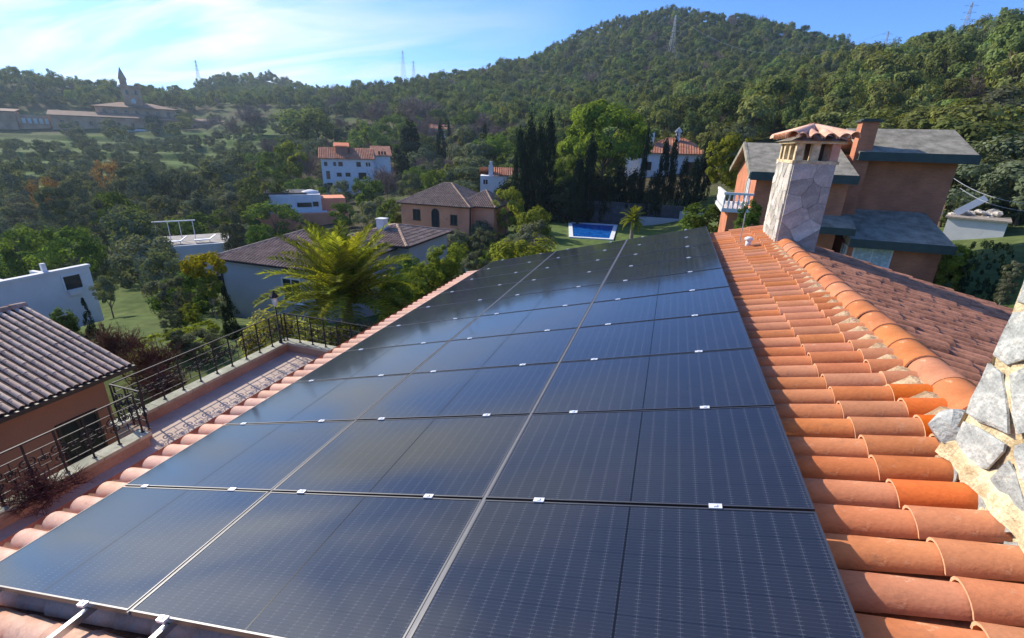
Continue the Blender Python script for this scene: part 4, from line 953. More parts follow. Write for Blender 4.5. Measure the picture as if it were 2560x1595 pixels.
# pale grey house with brown tiles left of the palm
gy = thing('grey_house', 'pale grey rendered house with dark brown tiled roof standing behind the palm', 'house')
mb = MB(); mb.box(-26.3, -18.6, 20.0, 27.0, -13, -5.3); mb.box(-22.5, -17.4, 27.002, 33, -13, -5.05); mb.build('wall', M['whitegrey'], gy)
hip_roof(gy, -26.3, -18.6, 20.0, 27.0, -5.28, -3.92); hip_roof(gy, -22.5, -17.4, 26.6, 33, -5.0, -4.25, gable=False)
window(gy, (-21.1, 20.0, -6.75), 1.35, 1.5, 0, False, 'frame_w'); window(gy, (-19.0, 20.0, -6.75), 1.2, 1.5, 0, False, 'frame_w')
mb = MB(); mb.box(-20.9, -20.3, 28.6, 29.2, -4.9, -3.75); mb.box(-20.95, -20.25, 28.55, 29.25, -3.749, -3.68); mb.build('chimney', M['white'], gy)
mb = MB(); mb.box(-26.36, -26.28, 19.92, 20.0, -12, -5.3); mb.build('downpipe', M['frame_dk'], gy)

# house with dark tiles below the terrace, bottom left
bl = thing('ochre_house', 'terracotta walled house with striped brown tile roof beyond the railing', 'house')
mb = MB(); mb.box(-24.5, -16.0, -4.0, 6.9, -11, -4.95); mb.build('wall', M['orangewall'], bl)
dk_single = cover_tile(0.43, 0.097, 0.084, n=7).mesh('roof_tile', [surf('striped_roof_tile', (0.60, 0.45, 0.34), .85, .2, 3, .15, 30, rnd=.14, spots=(6, .04, (.2, .15, .12))), M['darktile']])
tile_slope(bl, (-15.45, 2.7, -4.82), (-15.45, 7.42, -4.82), (-19.6, 7.42, -3.55), (-19.6, 2.7, -3.55), pitch=.195, r=.066, single=dk_single, pan='darkpan')
tile_slope(bl, (-15.45, -1.2, -4.82), (-15.45, 2.69, -4.82), (-19.6, 2.69, -3.55), (-19.6, -1.2, -3.55), pitch=.195, r=.066)
tile_slope(bl, (-23.9, 7.42, -4.82), (-23.9, -1.2, -4.82), (-19.6, -1.2, -3.55), (-19.6, 7.42, -3.55))
ridge_row(bl, (-19.6, -1.2, -3.53), (-19.6, 7.42, -3.53), M['darktile'])
mb = MB(); mb.box(-15.44, -15.32, -1.2, 7.44, -4.98, -4.86); mb.build('gutter', M['frame_dk'], bl)
mb = MB(); mb.box(-15.98, -15.9, 4.0, 4.08, -11, -4.95); mb.build('downpipe', M['frame_dk'], bl)
window(bl, (-16.0, 6.0, -6.6), 1.0, 1.3, math.pi/2, False, 'frame_dk')

# white flat building at the left edge
wl = thing('white_annex', 'low white flat roofed building with one dark square window at the left edge', 'building', (-34.0, 17.5, 0), R(90))
# local x runs away from us along the wall, -y faces our house
mb = MB(); mb.box(-14, 0, 0, .25, -13, -6.1); mb.box(-.25, 0, .251, 5.5, -13, -6.9); mb.build('wall', M['white'], wl)
mb = MB(); mb.box(-14, -.251, .251, 5.5, -13, -7.4); mb.build('flat_roof', M['whitegrey'], wl)
mb = MB(); mb.box(-14, .06, -.06, .31, -6.099, -5.95); mb.build('parapet_cap', M['white'], wl)
window(wl, (-1.05, 0, -6.8), 1.0, .95, 0, False, 'frame_w', mull=False, sill=False)
mb = MB(); mb.box(-1.4, -.75, -.16, -.02, -7.55, -7.2); mb.build('planter', M['white'], wl)
mb = MB(); mb.box(-2.1, -1.9, .3, .5, -5.949, -5.5); mb.build('vent_pipe', M['white'], wl)
mb = MB(); mb.prism([(-9, -7.39), (-3.4, -7.39), (-3.4, -6.2), (-9, -4.9)], 'y', .6, 3.8); mb.build('roof_light', M['white'], wl)

# white three storey house across the valley
wf = thing('white_house', 'white three storey house with red and brown tiled roof across the valley', 'house', (-75.2, 99.2, 0), R(36.5))
mb = MB(); mb.box(-5.9, 6.0, 0, 9, -14, -2.6); mb.box(6.003, 10.2, 2.2, 10.5, -14, -1.7); mb.prism([(2.2, -1.7), (10.5, -1.7), (6.3, .25)], 'x', 6.01, 10.2); mb.build('wall', M['white'], wf)
tile_slope(wf, (-6.4, -.5, -2.62), (6.4, -.5, -2.62), (6.4, 5, -.3), (-6.4, 5, -.3), 'redtile', 'redtile', .4, .12); tile_slope(wf, (6.4, 9.6, -2.6), (-6.4, 9.6, -2.6), (-6.4, 5, -.3), (6.4, 5, -.3), 'redtile', 'redtile', .4, .12)
tile_slope(wf, (5.7, 10.9, -1.75), (5.7, 6.3, .3), (10.6, 6.3, .3), (10.6, 10.9, -1.75), 'darktile', 'darkpan', .4, .12) if False else None
mb = MB(); mb.slab((5.7, 1.7, -1.8), (10.6, 1.7, -1.8), (10.6, 6.3, .35), (5.7, 6.3, .35), .14); mb.slab((5.7, 6.3, .351), (10.6, 6.3, .351), (10.6, 11, -1.8), (5.7, 11, -1.8), .14); mb.build('wing_roof', M['redtile'], wf)
mb = MB(); mb.box(-2.5, 0.3, 2.2, 6.5, -1.6, .2); mb.build('dormer', M['orangewall'], wf)
mb = MB(); mb.slab((-2.9, 1.9, .05), (.7, 1.9, .05), (.7, 6.8, .9), (-2.9, 6.8, .9), .12); mb.build('dormer_roof', M['tile_new'], wf)
for (x, z, w, h) in ((-4.9, -3.9, .7, .9), (-2.9, -3.9, .6, .9), (-1.6, -3.9, 1.0, 1.0), (2.5, -3.9, 1.0, 1.1), (4.4, -3.9, .4, .9), (5.0, -3.9, .4, .9), (-4.6, -6.4, .8, 1.8), (-2.1, -6.3, 1.1, .9), (-.1, -6.3, 1.1, .9), (3.2, -6.6, 1.8, 1.6), (-4.4, -8.7, 1.2, 1.0), (1.6, -8.9, .7, 1.6), (3.4, -9.0, 1.8, 1.0)):
    window(wf, (x, 0, z), w, h, 0, False, 'frame_dk', mull=False, sill=False)
for x in (7.6, 8.3, 9.0): window(wf, (x, 2.2, -1.25), .45, .8, 0, False, 'frame_dk', mull=False, sill=False)
mb = MB(); mb.box(2.0, 4.4, -1.0, 0, -7.6, -7.45); mb.build('balcony_slab', M['white'], wf)
mb = MB()
for k in range(9): mb.box(2.05+k*.28, 2.09+k*.28, -.98, -.94, -7.45, -6.6)
mb.box(2.0, 4.4, -1.0, -.92, -6.6, -6.54); mb.build('balcony_rail', M['iron'], wf)

# modern white house on brick plinth
mo = thing('modern_house', 'white flat roofed modern house on a red brick base', 'house', (-61.6, 65.2, 0), R(42.5))
mb = MB(); mb.box(-4.2, 4.4, 0, 7, -10.3, -7.4); mb.build('wall', M['white'], mo)
mb = MB(); mb.box(-4.4, 2.2, .5, 7.2, -7.39, -7.15); mb.build('flat_roof', M['frame_dk'], mo)
mb = MB(); mb.sm = True; mb.tube([(2.9, 2.5, -7.4), (2.9, 2.5, -7.05), (2.9, 2.5, -6.8)], [1.6, 1.3, .4], 14); mb.build('roof_dome', M['white'], mo)
mb = MB(); mb.box(-6.0, 8.6, -2.2, 7, -14.5, -10.301); mb.box(4.402, 8.6, 1.5, 7, -10.3, -8.2); mb.build('brick_base', M['pinkwall'], mo)
mb = MB(); mb.box(-6.1, -4.0, -2.5, 1.5, -10.3, -8.9); mb.build('brick_annex', M['pinkwall'], mo)
for (x, z, w, h) in ((-3.3, -9.6, .8, 1.2), (1.7, -9.1, 2.3, .75), (3.5, -9.0, .9, .8)): window(mo, (x, 0, z), w, h, 0, False, 'frame_dk', mull=False, sill=False)
mb = MB(); mb.box(4.3, 4.42, -.9, -.78, -10.3, -7.5); mb.build('porch_post', M['white'], mo)
mb = MB(); mb.box(-4.3, 5.2, -1.1, 0, -10.32, -10.15); mb.build('porch_slab', M['white'], mo)

# white terrace with pergola in front of it
tr = thing('garden_terrace', 'white retaining wall with pale pergola frame and loungers on top', 'terrace', (-46.8, 34.4, 0), R(51))
mb = MB(); mb.box(-3.2, 3.4, 0, .3, -12.5, -9.0); mb.build('retaining_wall', M['white'], tr)
mb = MB(); mb.box(-3.2, 3.4, .3, 7, -12.5, -9.1); mb.build('deck', M['path'], tr)
for x in (-3.1, -2.0, -1.0, .2): 
    mb = MB(); mb.box(x, x+.07, 3.2, 3.27, -9.1, -7.0); mb.build('pergola_post', M['frame_w'], tr)
mb = MB(); mb.box(-3.3, .5, 3.15, 3.31, -7.0, -6.9); mb.build('pergola_beam', M['frame_w'], tr)
for x in (-1.6, 1.0): 
    t = thing('sun_lounger', 'white lounger on the terrace %s' % ('under the pergola frame' if x < 0 else 'right of the pergola frame'), 'lounger', tuple(tr.matrix_basis @ Vector((x, 1.6, -9.1))), R(51), 'loungers on the white terrace')
    mb = MB(); mb.box(-.9, .5, -.32, .32, .28, .36); mb.build('seat', M['frame_w'], t)
    mb = MB(); mb.add([(.5, -.32, .36), (.5, .32, .36), (1.1, .32, .8), (1.1, -.32, .8), (.5, -.32, .29), (.5, .32, .29), (1.1, .32, .73), (1.1, -.32, .73)], [(0, 1, 2, 3), (7, 6, 5, 4), (0, 3, 7, 4), (1, 5, 6, 2), (3, 2, 6, 7), (0, 4, 5, 1)]); mb.build('backrest', M['frame_w'], t)
    for lx in (-.8, .45):
        for ly in (-.28, .25): mb = MB(); mb.box(lx, lx+.05, ly, ly+.05, 0, .28); mb.build('leg', M['frame_w'], t)

# villa behind the cypresses
vi = thing('villa', 'white villa with orange hipped roof behind the dark cypresses', 'house', (-1.3, 95, 0), R(4))
mb = MB(); mb.box(-5.8, 6.2, 0, 9, -9, .9); mb.box(-8.4, -5.802, 2, 9, -9, .88); mb.build('wall', M['white'], vi)
hip_roof(vi, -5.8, 6.2, 0, 9, .92, 3.6, 'redtile', 'redtile', .6, pitch=.45); hip_roof(vi, -8.4, -3.4, 2, 8, .9, 2.6, 'redtile', 'redtile', .5, pitch=.45)
mb = MB(); mb.box(-4.9, -3.7, 2, 3.2, 1.2, 4.4); mb.build('chimney', M['white'], vi)
mb = MB(); mb.box(.2, .9, 3.2, 3.9, 3, 4.6); mb.box(-.05, 1.15, 2.95, 4.15, 4.601, 4.75); mb.prism([(-.1, 4.751), (1.2, 4.751), (.55, 5.5)], 'y', 3.0, 4.1); mb.build('belvedere', M['white'], vi)
for (x, z, w, h) in ((3.6, -1.7, 2.2, 2.4), (-1.0, -1.4, 1.0, 1.4), (-4.2, -1.4, 1.0, 1.4), (1.0, -5, 1, 1.3)): window(vi, (x, 0, z), w, h, 0, False, 'frame_dk')

# small white house by the salmon one
sw = thing('white_cottage', 'small white cottage with brown roof and white chimney beside the cypress clump', 'house', (-29.6, 78.9, 0), R(20))
mb = MB(); mb.box(-3.1, 3.4, 0, 6, -9, -3.6); mb.build('wall', M['white'], sw)
tile_slope(sw, (-.8, -.3, -3.4), (3.7, -.3, -3.4), (3.7, 3, -2.3), (-.8, 3, -2.3), 'redtile', 'redtile', .35, .11); tile_slope(sw, (3.7, 6.3, -3.5), (-3.4, 6.3, -3.5), (-3.4, 3, -2.3), (3.7, 3, -2.3), 'redtile', 'redtile', .35, .11)
mb = MB(); mb.box(-1.7, -.9, .4, 1.1, -3.6, -1.9); mb.box(-1.55, -1.05, .5, 1.0, -1.899, -1.2); mb.build('chimney', M['white'], sw)
window(sw, (-2.2, 0, -4.6), .9, .9, 0, False, 'frame_w')

# small pale house far up among the bare trees
p = at_d(1100, 345, 190); ph = thing('hillside_house', 'tiny white house showing between bare trees below the wood', 'house', (p[0], p[1], hz(p[0], p[1])), R(24))
mb = MB(); mb.box(-4.5, 4.5, 0, 7, -2, 3.4); mb.build('wall', M['white'], ph)
mb = MB(); mb.slab((-4.9, -.4, 3.35), (4.9, -.4, 3.35), (4.9, 3.5, 4.9), (-4.9, 3.5, 4.9), .15); mb.slab((-4.9, 3.5, 4.901), (4.9, 3.5, 4.901), (4.9, 7.4, 3.35), (-4.9, 7.4, 3.35), .15); mb.build('roof', M['redtile'], ph)
for x in (-2.4, 0, 2.4): window(ph, (x, 0, 1.6), .9, 1.3, 0, False, 'frame_dk', mull=False)

# brick house to the right
bh = thing('brick_house', 'brick house with grey shingle roofs, dark green fascias and a tall brick chimney', 'house')
B_ = M['brick']
mb = MB(); mb.box(7.72, 13.3, 31.0, 37, -9, 1.55); mb.build('upper_wall', B_, bh)
mb = MB(); mb.slab((8.4, 29.95, 1.75), (13.6, 29.95, 1.75), (13.6, 33.2, 3.05), (8.4, 33.2, 3.05), .10); mb.slab((8.4, 33.2, 3.052), (13.6, 33.2, 3.052), (13.6, 38, 1.4), (8.4, 38, 1.4), .10); mb.build('upper_roof', M['shingle'], bh)
mb = MB(); mb.box(8.4, 13.62, 29.86, 29.948, 1.33, 1.77); mb.box(13.602, 13.68, 29.9, 33.2, 1.3, 1.62); mb.build('upper_fascia', M['fascia'], bh)
mb = MB(); mb.box(8.4, 13.6, 29.95, 31.0, 1.36, 1.40); mb.build('upper_soffit', M['fascia'], bh)
mb = MB(); mb.box(3.4, 7.7, 27.9, 36.5, -9, .5); mb.prism([(27.9, .5), (36.5, .5), (32.0, 1.95)], 'x', 3.4, 7.5); mb.build('wing_wall', B_, bh)
mb = MB(); mb.slab((3.0, 27.2, .62), (7.85, 27.2, .62), (7.85, 32.0, 2.12), (3.0, 32.0, 2.12), .10); mb.slab((3.0, 32.0, 2.122), (7.85, 32.0, 2.122), (7.85, 37.2, .5), (3.0, 37.2, .5), .10); mb.build('wing_roof', M['shingle'], bh)
mb = MB(); mb.box(2.98, 7.86, 27.12, 27.198, .22, .64); mb.build('wing_fascia', M['fascia'], bh)
mb = MB(); mb.slab((2.9, 27.15, .60), (3.02, 27.15, .60), (3.02, 32.0, 2.16), (2.9, 32.0, 2.16), .32); mb.slab((2.9, 32.0, 2.161), (3.02, 32.0, 2.161), (3.02, 37.3, .5), (2.9, 37.3, .5), .32); mb.build('verge_board', M['shingle'], bh)
mb = MB(); mb.box(8.25, 9.0, 30.15, 30.9, -1.6, 3.25); mb.build('brick_chimney', B_, bh)
mb = MB(); mb.box(8.12, 9.13, 30.02, 31.03, 3.251, 3.33); mb.box(8.25, 9.0, 30.15, 30.9, 3.331, 3.40); mb.build('chimney_cap', M['fascia'], bh)
mb = MB(); mb.box(8.35, 12.4, 27.6, 30.99, -9, -2.75); mb.build('lower_wall', B_, bh)
mb = MB(); mb.slab((8.15, 26.98, -2.42), (12.55, 26.98, -2.42), (12.55, 30.99, -1.28), (8.15, 30.99, -1.28), .12); mb.slab((5.2, 28.4-1.8, -1.88), (8.148, 26.6, -1.88), (8.148, 27.89, -1.4), (5.2, 27.89, -1.4), .12); mb.build('lower_roof', M['shingle'], bh)
mb = MB(); mb.box(8.13, 12.57, 26.9, 26.978, -2.82, -2.40); mb.box(5.2, 8.12, 26.52, 26.598, -2.2, -1.86); mb.build('lower_fascia', M['fascia'], bh)
mb = MB(); mb.slab((8.10, 26.95, -2.40), (8.148, 26.95, -2.40), (8.148, 30.9, -1.25), (8.10, 30.9, -1.25), .40); mb.build('verge_board', M['shingle'], bh)
wn = window(bh, (9.45, 27.6, -3.35), 1.75, 1.0, 0, False, 'frame_w', 'curtain'); window(bh, (8.35, 28.1, -3.35), .8, 1.0, -math.pi/2, False, 'frame_w', 'curtain')
window(bh, (3.4, 30.4, -.55), 1.3, 1.9, -math.pi/2, True, 'frame_w', 'curtain')
mb = MB(); mb.box(1.9, 3.4, 27.6, 32, -1.55, -1.35); mb.build('balcony_slab', M['white'], bh)
mb = MB(); mb.box(2.3, 3.4, 28.0, 31.6, -6, -1.551); mb.build('balcony_base', B_, bh)
mb = MB(); mb.box(1.9, 3.39, 27.6, 27.74, -.62, -.5); mb.box(1.9, 2.04, 27.741, 32, -.62, -.5); mb.build('balustrade_rail', M['frame_w'], bh)
bal = MB(); bal.sm = True; bal.tube([(0, 0, 0), (0, 0, .12), (0, 0, .3), (0, 0, .5), (0, 0, .73)], [.05, .03, .07, .035, .05], 8); balm = bal.mesh('baluster', M['frame_w'])
for k in range(6): link('baluster', balm, bh, (1.97+k*.24, 27.67, -1.35))
for k in range(16): link('baluster', balm, bh, (1.97, 27.95+k*.25, -1.35))
window(bh, (12.0, 31.0-.0, 0), .01, .01, 0) if False else None

# white shed and leaning board right of the brick house
shd = thing('white_shed', 'small white walled shed in shade right of the brick house', 'shed', (19.0, 39.2, 0), R(-26))
mb = MB(); mb.box(-1.5, 1.5, 0, 3, -6, -2.3); mb.build('wall', M['white'], shd)
mb = MB(); mb.box(-1.65, 1.65, -.15, 3.1, -2.299, -2.2); mb.build('roof', M['mortar_dk'], shd)
o = MB().box(-.22, .22, -.02, .02, 0, 1.75).build('leaning_board', M['frame_w']); o.location = (18.0, 39.9, -2.0); o.rotation_euler = (R(-15), R(48), R(-25)); tag(o, 'white board leaning at an angle above the shed', 'board')
rk = thing('rubble_bank', 'bank of grey rubble behind the white shed', 'rubble', (18.3, 41.6, -2.4))
for k in range(26):
    mb = MB(); mb.sm = False; rr_ = random.Random(k); sx, sy, sz = rr_.uniform(.15, .4), rr_.uniform(.15, .4), rr_.uniform(.1, .25); vs = []
    for a in range(5):
        for b_ in range(6):
            th_ = math.pi*a/4; phi = 2*math.pi*b_/6; kk = 1+rr_.uniform(-.2, .2); vs.append((sx*kk*math.sin(th_)*math.cos(phi), sy*kk*math.sin(th_)*math.sin(phi), sz*kk*math.cos(th_)))
    mb.add(vs, [(a*6+b_, a*6+6+b_, a*6+6+(b_+1) % 6, a*6+(b_+1) % 6) for a in range(4) for b_ in range(6)])
    mb.build('stone', M['stone_w'], rk, loc=(rr_.uniform(-1.8, 2.6), rr_.uniform(-.8, .8), rr_.uniform(.1, .5)))

# monastery on the far rise
def monastery():
    az = azimuth(345, 290); rz = -az
    c_ = at_d(345, 290, 332); base = 2.0
    t = thing('monastery', 'distant ochre monastery with tall bell tower and pointed spire on the rise', 'church', (c_[0], c_[1], 0), rz)
    # local x to the right, y away
    mb = MB(); mb.box(-17, 17, 4, 24, base, 14.2); mb.build('nave_wall', M['ochre'], t)
    def hip(x0, x1, y0, y1, z0, z1, nm):
        i_ = (y1-y0)/2; mb = MB(); mb.add([(x0, y0, z0), (x1, y0, z0), (x1, y1, z0), (x0, y1, z0), (x0+i_, y0+i_, z1), (x1-i_, y0+i_, z1)], [(0, 1, 5, 4), (1, 2, 5), (2, 3, 4, 5), (3, 0, 4), (3, 2, 1, 0)]); mb.build(nm, M['ochre_roof'], t)
    M['ochre_roof'] = surf('pale_brown_roof', (0.24, 0.145, 0.095), .9, .15, .3, .1, 4)
    hip(-18.5, 18.5, 2.5, 25.5, 14.2, 17.0, 'nave_roof')
    for k in range(7): window(t, (-13.5+k*4.5, 4, 11.5), 1.4, 2.4, 0, False, 'frame_dk', mull=False, sill=False)
    mb = MB(); mb.box(-4.6, 3.6, 8, 16, 13, 24.2); mb.build('tower', M['ochre'], t)
    mb = MB(); mb.box(-5.3, 4.3, 7.3, 16.7, 24.201, 25.1); mb.build('tower_cornice', M['ochre'], t)
    window(t, (-.5, 8, 17.6), 1.8, 2.2, 0, True, 'frame_w', 'curtain', mull=False)
    for x in (-2.4, 1.4): window(t, (x, 8, 21.8), 1.2, 2.4, 0, True, 'frame_dk', mull=False)
    mb = MB(); mb.box(-4.6, -1.6, 9, 13, 25.1, 28.0); mb.build('belfry', M['ochre'], t)
    mb = MB(); mb.add([(-4.9, 8.7, 28), (-1.3, 8.7, 28), (-1.3, 13.3, 28), (-4.9, 13.3, 28), (-3.3, 11, 34)], [(0, 1, 4), (1, 2, 4), (2, 3, 4), (3, 0, 4), (3, 2, 1, 0)]); mb.build('spire', M['ochre'], t)
    for x in (2.9,): mb = MB(); mb.box(x, x+.9, 7.6, 8.5, 25.101, 26.4); mb.build('pinnacle', M['ochre'], t)
    w = thing('monastery_wing', 'long low ochre building stretching in front of the monastery', 'building', (c_[0], c_[1], 0), rz)
    mb = MB(); mb.box(-34, 40, -6, 2, base-6, 9.0); mb.build('wall', M['ochre'], w)
    mb = MB(); mb.slab((-34.8, -6.8, 8.9), (8, -6.8, 8.9), (8, 2, 11.2), (-34.8, 2, 11.2), .3); mb.slab((8.01, -6.8, 8.3), (41, -6.8, 8.3), (41, 2, 10.2), (8.01, 2, 10.2), .3); mb.build('roof', M['ochre_roof'], w)
    for k in range(13): window(w, (-30+k*5.4, -6, 5.6), 1.3, 1.7, 0, False, 'frame_dk', mull=False, sill=False)
    w2 = thing('monastery_annex', 'dull brown block with pale patches at the far left end of the monastery', 'building', (c_[0], c_[1], 0), rz)
    mb = MB(); mb.box(-66, -46, -4, 8, -4, 9.6); mb.box(-45.9, -35, -2, 6, -4, 8.4); mb.build('wall', M['ochre'], w2)
    mb = MB(); mb.slab((-67, -5, 9.6), (-45.5, -5, 9.6), (-45.5, 9, 11), (-67, 9, 11), .4); mb.build('roof', M['ochre_roof'], w2)
    for k in range(5): window(w2, (-43.8+k*2.0, -2, 5.8), 1.1, 2.2, 0, False, 'frame_w', 'curtain', mull=False, sill=False)
    w3 = thing('white_outbuilding', 'white outbuilding below the monastery wall', 'building', (c_[0], c_[1], 0), rz)
    mb = MB(); mb.box(-14, 4, -16, -12, -6, 3.6); mb.build('wall', M['white'], w3)
    mb = MB(); mb.box(-14.5, -4, -16.6, -11.5, 3.601, 4.0); mb.build('roof', M['whitegrey'], w3)
    for k in range(4): window(w3, (-12+k*4, -16, 1.6), 1.2, 1.4, 0, False, 'frame_dk', mull=False, sill=False)
    w4 = thing('pale_greenhouse', 'pale low roof at the right foot of the monastery wall', 'building', (c_[0], c_[1], 0), rz)
    mb = MB(); mb.box(20, 31, -13, -9, -6, 1.6); mb.build('wall', M['whitegrey'], w4)
    mb = MB(); mb.slab((19.6, -13.5, 1.6), (31.4, -13.5, 1.6), (31.4, -8.6, 2.4), (19.6, -8.6, 2.4), .2); mb.build('roof', M['white'], w4)
monastery()

# pool, lawn and garden walls
def poolz(): return -8.35
lw = MB(); pts = []
n_ = 24
gx0, gx1, gy0, gy1 = -16.0, 3.0, 44.0, 65.2
vs = [(gx0+(gx1-gx0)*i/n_, gy0+(gy1-gy0)*j/n_, -8.36) for j in range(n_+1) for i in range(n_+1)]
lw.add(vs, [(j*(n_+1)+i, j*(n_+1)+i+1, (j+1)*(n_+1)+i+1, (j+1)*(n_+1)+i) for j in range(n_) for i in range(n_)]); structure(lw.build('lawn', M['lawn']))
sp = thing('swimming_pool', 'bright blue rectangular swimming pool with white coping on the lawn', 'pool', (0, 0, -8.35))
P4 = [(-11.0, 53.3), (-6.9, 53.9), (-7.6, 64.2), (-13.2, 63.6)]
cx_, cy_ = sum(p[0] for p in P4)/4, sum(p[1] for p in P4)/4
def grow(k): return [(cx_+(p[0]-cx_)*k+math.copysign(.25*(k != 1), p[0]-cx_), cy_+(p[1]-cy_)*k) for p in P4]
mb = MB(); mb.add([(*p, .06) for p in P4], [(0, 1, 2, 3)]); mb.build('water', M['water'], sp)
go_, gi_ = grow(1.10), P4; mb = MB()
mb.add([(*p, .13) for p in go_]+[(*p, .13) for p in gi_]+[(*p, -.1) for p in go_]+[(*p, 0) for p in gi_], [(i, (i+1) % 4, 4+(i+1) % 4, 4+i) for i in range(4)]+[(i, 8+i, 8+(i+1) % 4, (i+1) % 4) for i in range(4)]+[(4+i, 4+(i+1) % 4, 12+(i+1) % 4, 12+i) for i in range(4)]); mb.build('coping', M['white'], sp)
gw = thing('garden_wall', 'rough wall below the cypresses behind the pool, their shade in its colour', 'wall')
mb = MB(); mb.box(-13.5, 4.0, 66.2, 66.7, -10, -5.6); mb.build('wall', M['shadestone'], gw); mb = MB(); mb.box(-13.6, 4.1, 66.1, 66.8, -5.599, -5.45); mb.build('wall_cap', M['shadestone'], gw)
gw = thing('garden_wall', 'low pale wall at the end of the pool lawn', 'wall')
mb = MB(); mb.box(-4.5, 0.6, 65.3, 65.7, -10, -7.0); mb.box(.602, 4.0, 65.25, 65.7, -10, -6.0); mb.build('wall', M['whitegrey'], gw)

# ------------------------------------------------------------------ palms: every frond a part
def frond_mesh(mat_, length, droop, seed, npair=54, lw=.018, ll=.42):
    r = np.random.default_rng(seed); V_ = []; F_ = []; mi = []
    n = 16; pts = []
    for i in range(n+1):
        t_ = i/n; a = droop*(t_**1.6); pts.append((pts[-1][0]+length/n*math.cos(a) if i else 0, 0, pts[-1][2]-length/n*math.sin(a) if i else 0))
    P_ = np.array(pts)
    for i in range(n):                                     # rachis as a three-sided strip
        w0, w1 = .028*(1-i/n)+.004, .028*(1-(i+1)/n)+.004; b = len(V_)
        V_ += [P_[i]+[0, -w0, 0], P_[i]+[0, w0, 0], P_[i+1]+[0, w1, 0], P_[i+1]+[0, -w1, 0]]; F_.append((b, b+1, b+2, b+3)); mi.append(1)
        b = len(V_); V_ += [P_[i]+[0, -w0, 0], P_[i]+[0, 0, -w0*1.6], P_[i+1]+[0, 0, -w1*1.6], P_[i+1]+[0, -w1, 0]]; F_.append((b, b+1, b+2, b+3)); mi.append(1)
        b = len(V_); V_ += [P_[i]+[0, 0, -w0*1.6], P_[i]+[0, w0, 0], P_[i+1]+[0, w1, 0], P_[i+1]+[0, 0, -w1*1.6]]; F_.append((b, b+1, b+2, b+3)); mi.append(1)
    for k in range(npair):
        t_ = .10+.90*k/npair; i = min(n-1, int(t_*n)); fr_ = t_*n-i; p = P_[i]*(1-fr_)+P_[i+1]*fr_; tg = P_[i+1]-P_[i]; tg /= np.linalg.norm(tg)
        l = ll*(math.sin(math.pi*(.12+.83*t_))**.6)*r.uniform(.85, 1.1)
        for sgn in (-1, 1):
            up = r.uniform(.15, .5); d = tg*r.uniform(.55, .8)+np.array([0, sgn*1.0, 0])+np.array([-tg[2], 0, tg[0]])*up; d /= np.linalg.norm(d); d2 = d+np.array([0, 0, -.28]); d2 /= np.linalg.norm(d2)
            q1 = p+d*l*.55; q2 = q1+d2*l*.45; wv = tg*lw; b = len(V_)
            V_ += [p-wv*.5, p+wv*.5, q1+wv, q1-wv]; F_.append((b, b+1, b+2, b+3)); mi.append(0)
            b = len(V_); V_ += [q1-wv, q1+wv, q2+wv*.15, q2-wv*.15]; F_.append((b, b+1, b+2, b+3)); mi.append(0)
    return np_mesh('frond', np.array(V_), np.array(F_), [mat_, M['rachis']], midx=mi)
M['rachis'] = surf('frond_stem', (0.20, 0.22, 0.05), .6, .1, 4, 0)
def palm(label, x, y, z0, hgt, length, n, seed, k=1.0, elo=-.30, group='palms in the gardens', cat='palm'):
    t = thing('palm_tree', label, cat, (x, y, z0), 0, group); r = random.Random(seed)
    mb = MB(); mb.sm = True; pts = []; rr_ = []
    for i in range(int(hgt/.11)+1): pts.append((0.02*math.sin(i*.2), 0, i*.11)); rr_.append((.26 if i % 2 else .235)*k)
    pts.append((0, 0, hgt+.15)); rr_.append(.16*k); mb.tube(pts, rr_, 12); mb.build('trunk', M['barkpale'], t)
    vr = [frond_mesh(L['palm'], length, d, seed+i, lw=.03*k, ll=.52*length/3) for i, d in enumerate((.55, .85, 1.15))]; vy = frond_mesh(L['palmold'], length*.92, .7, seed+9, lw=.03*k, ll=.5*length/3)
    for i in range(n):
        f_ = i/n; el = R(84)*(1-f_)**.85+elo*f_; az = i*2.39996+r.uniform(-.2, .2)
        me = vy if (f_ < .16 and i % 3 == 0) else vr[min(2, int(f_*3)) if r.random() < .7 else r.randrange(3)]
        o = link('frond', me, t, (0, 0, hgt+.05+.25*(1-f_)*k)); s_ = r.uniform(.85, 1.08); o.scale = (s_, s_, s_)
        o.rotation_euler = (Matrix.Rotation(az, 3, 'Z') @ Matrix.Rotation(-el, 3, 'Y') @ Matrix.Rotation(r.uniform(-.3, .3), 3, 'X')).to_euler()
    return t
p = at_d(868, 800, 19.5); zb = hz(p[0], p[1]); palm('large green palm with arching fronds beyond the terrace railing', p[0], p[1], zb, -4.7-zb, 3.35, 78, 3, 1.0, .02)
p = at_d(1583, 552, 50); palm('small bushy palm beside the blue pool', p[0], p[1], -8.36, p[2]+8.36, 1.45, 40, 5, .8, -.5)
p = at_d(500, 690, 30); zb = hz(p[0], p[1])

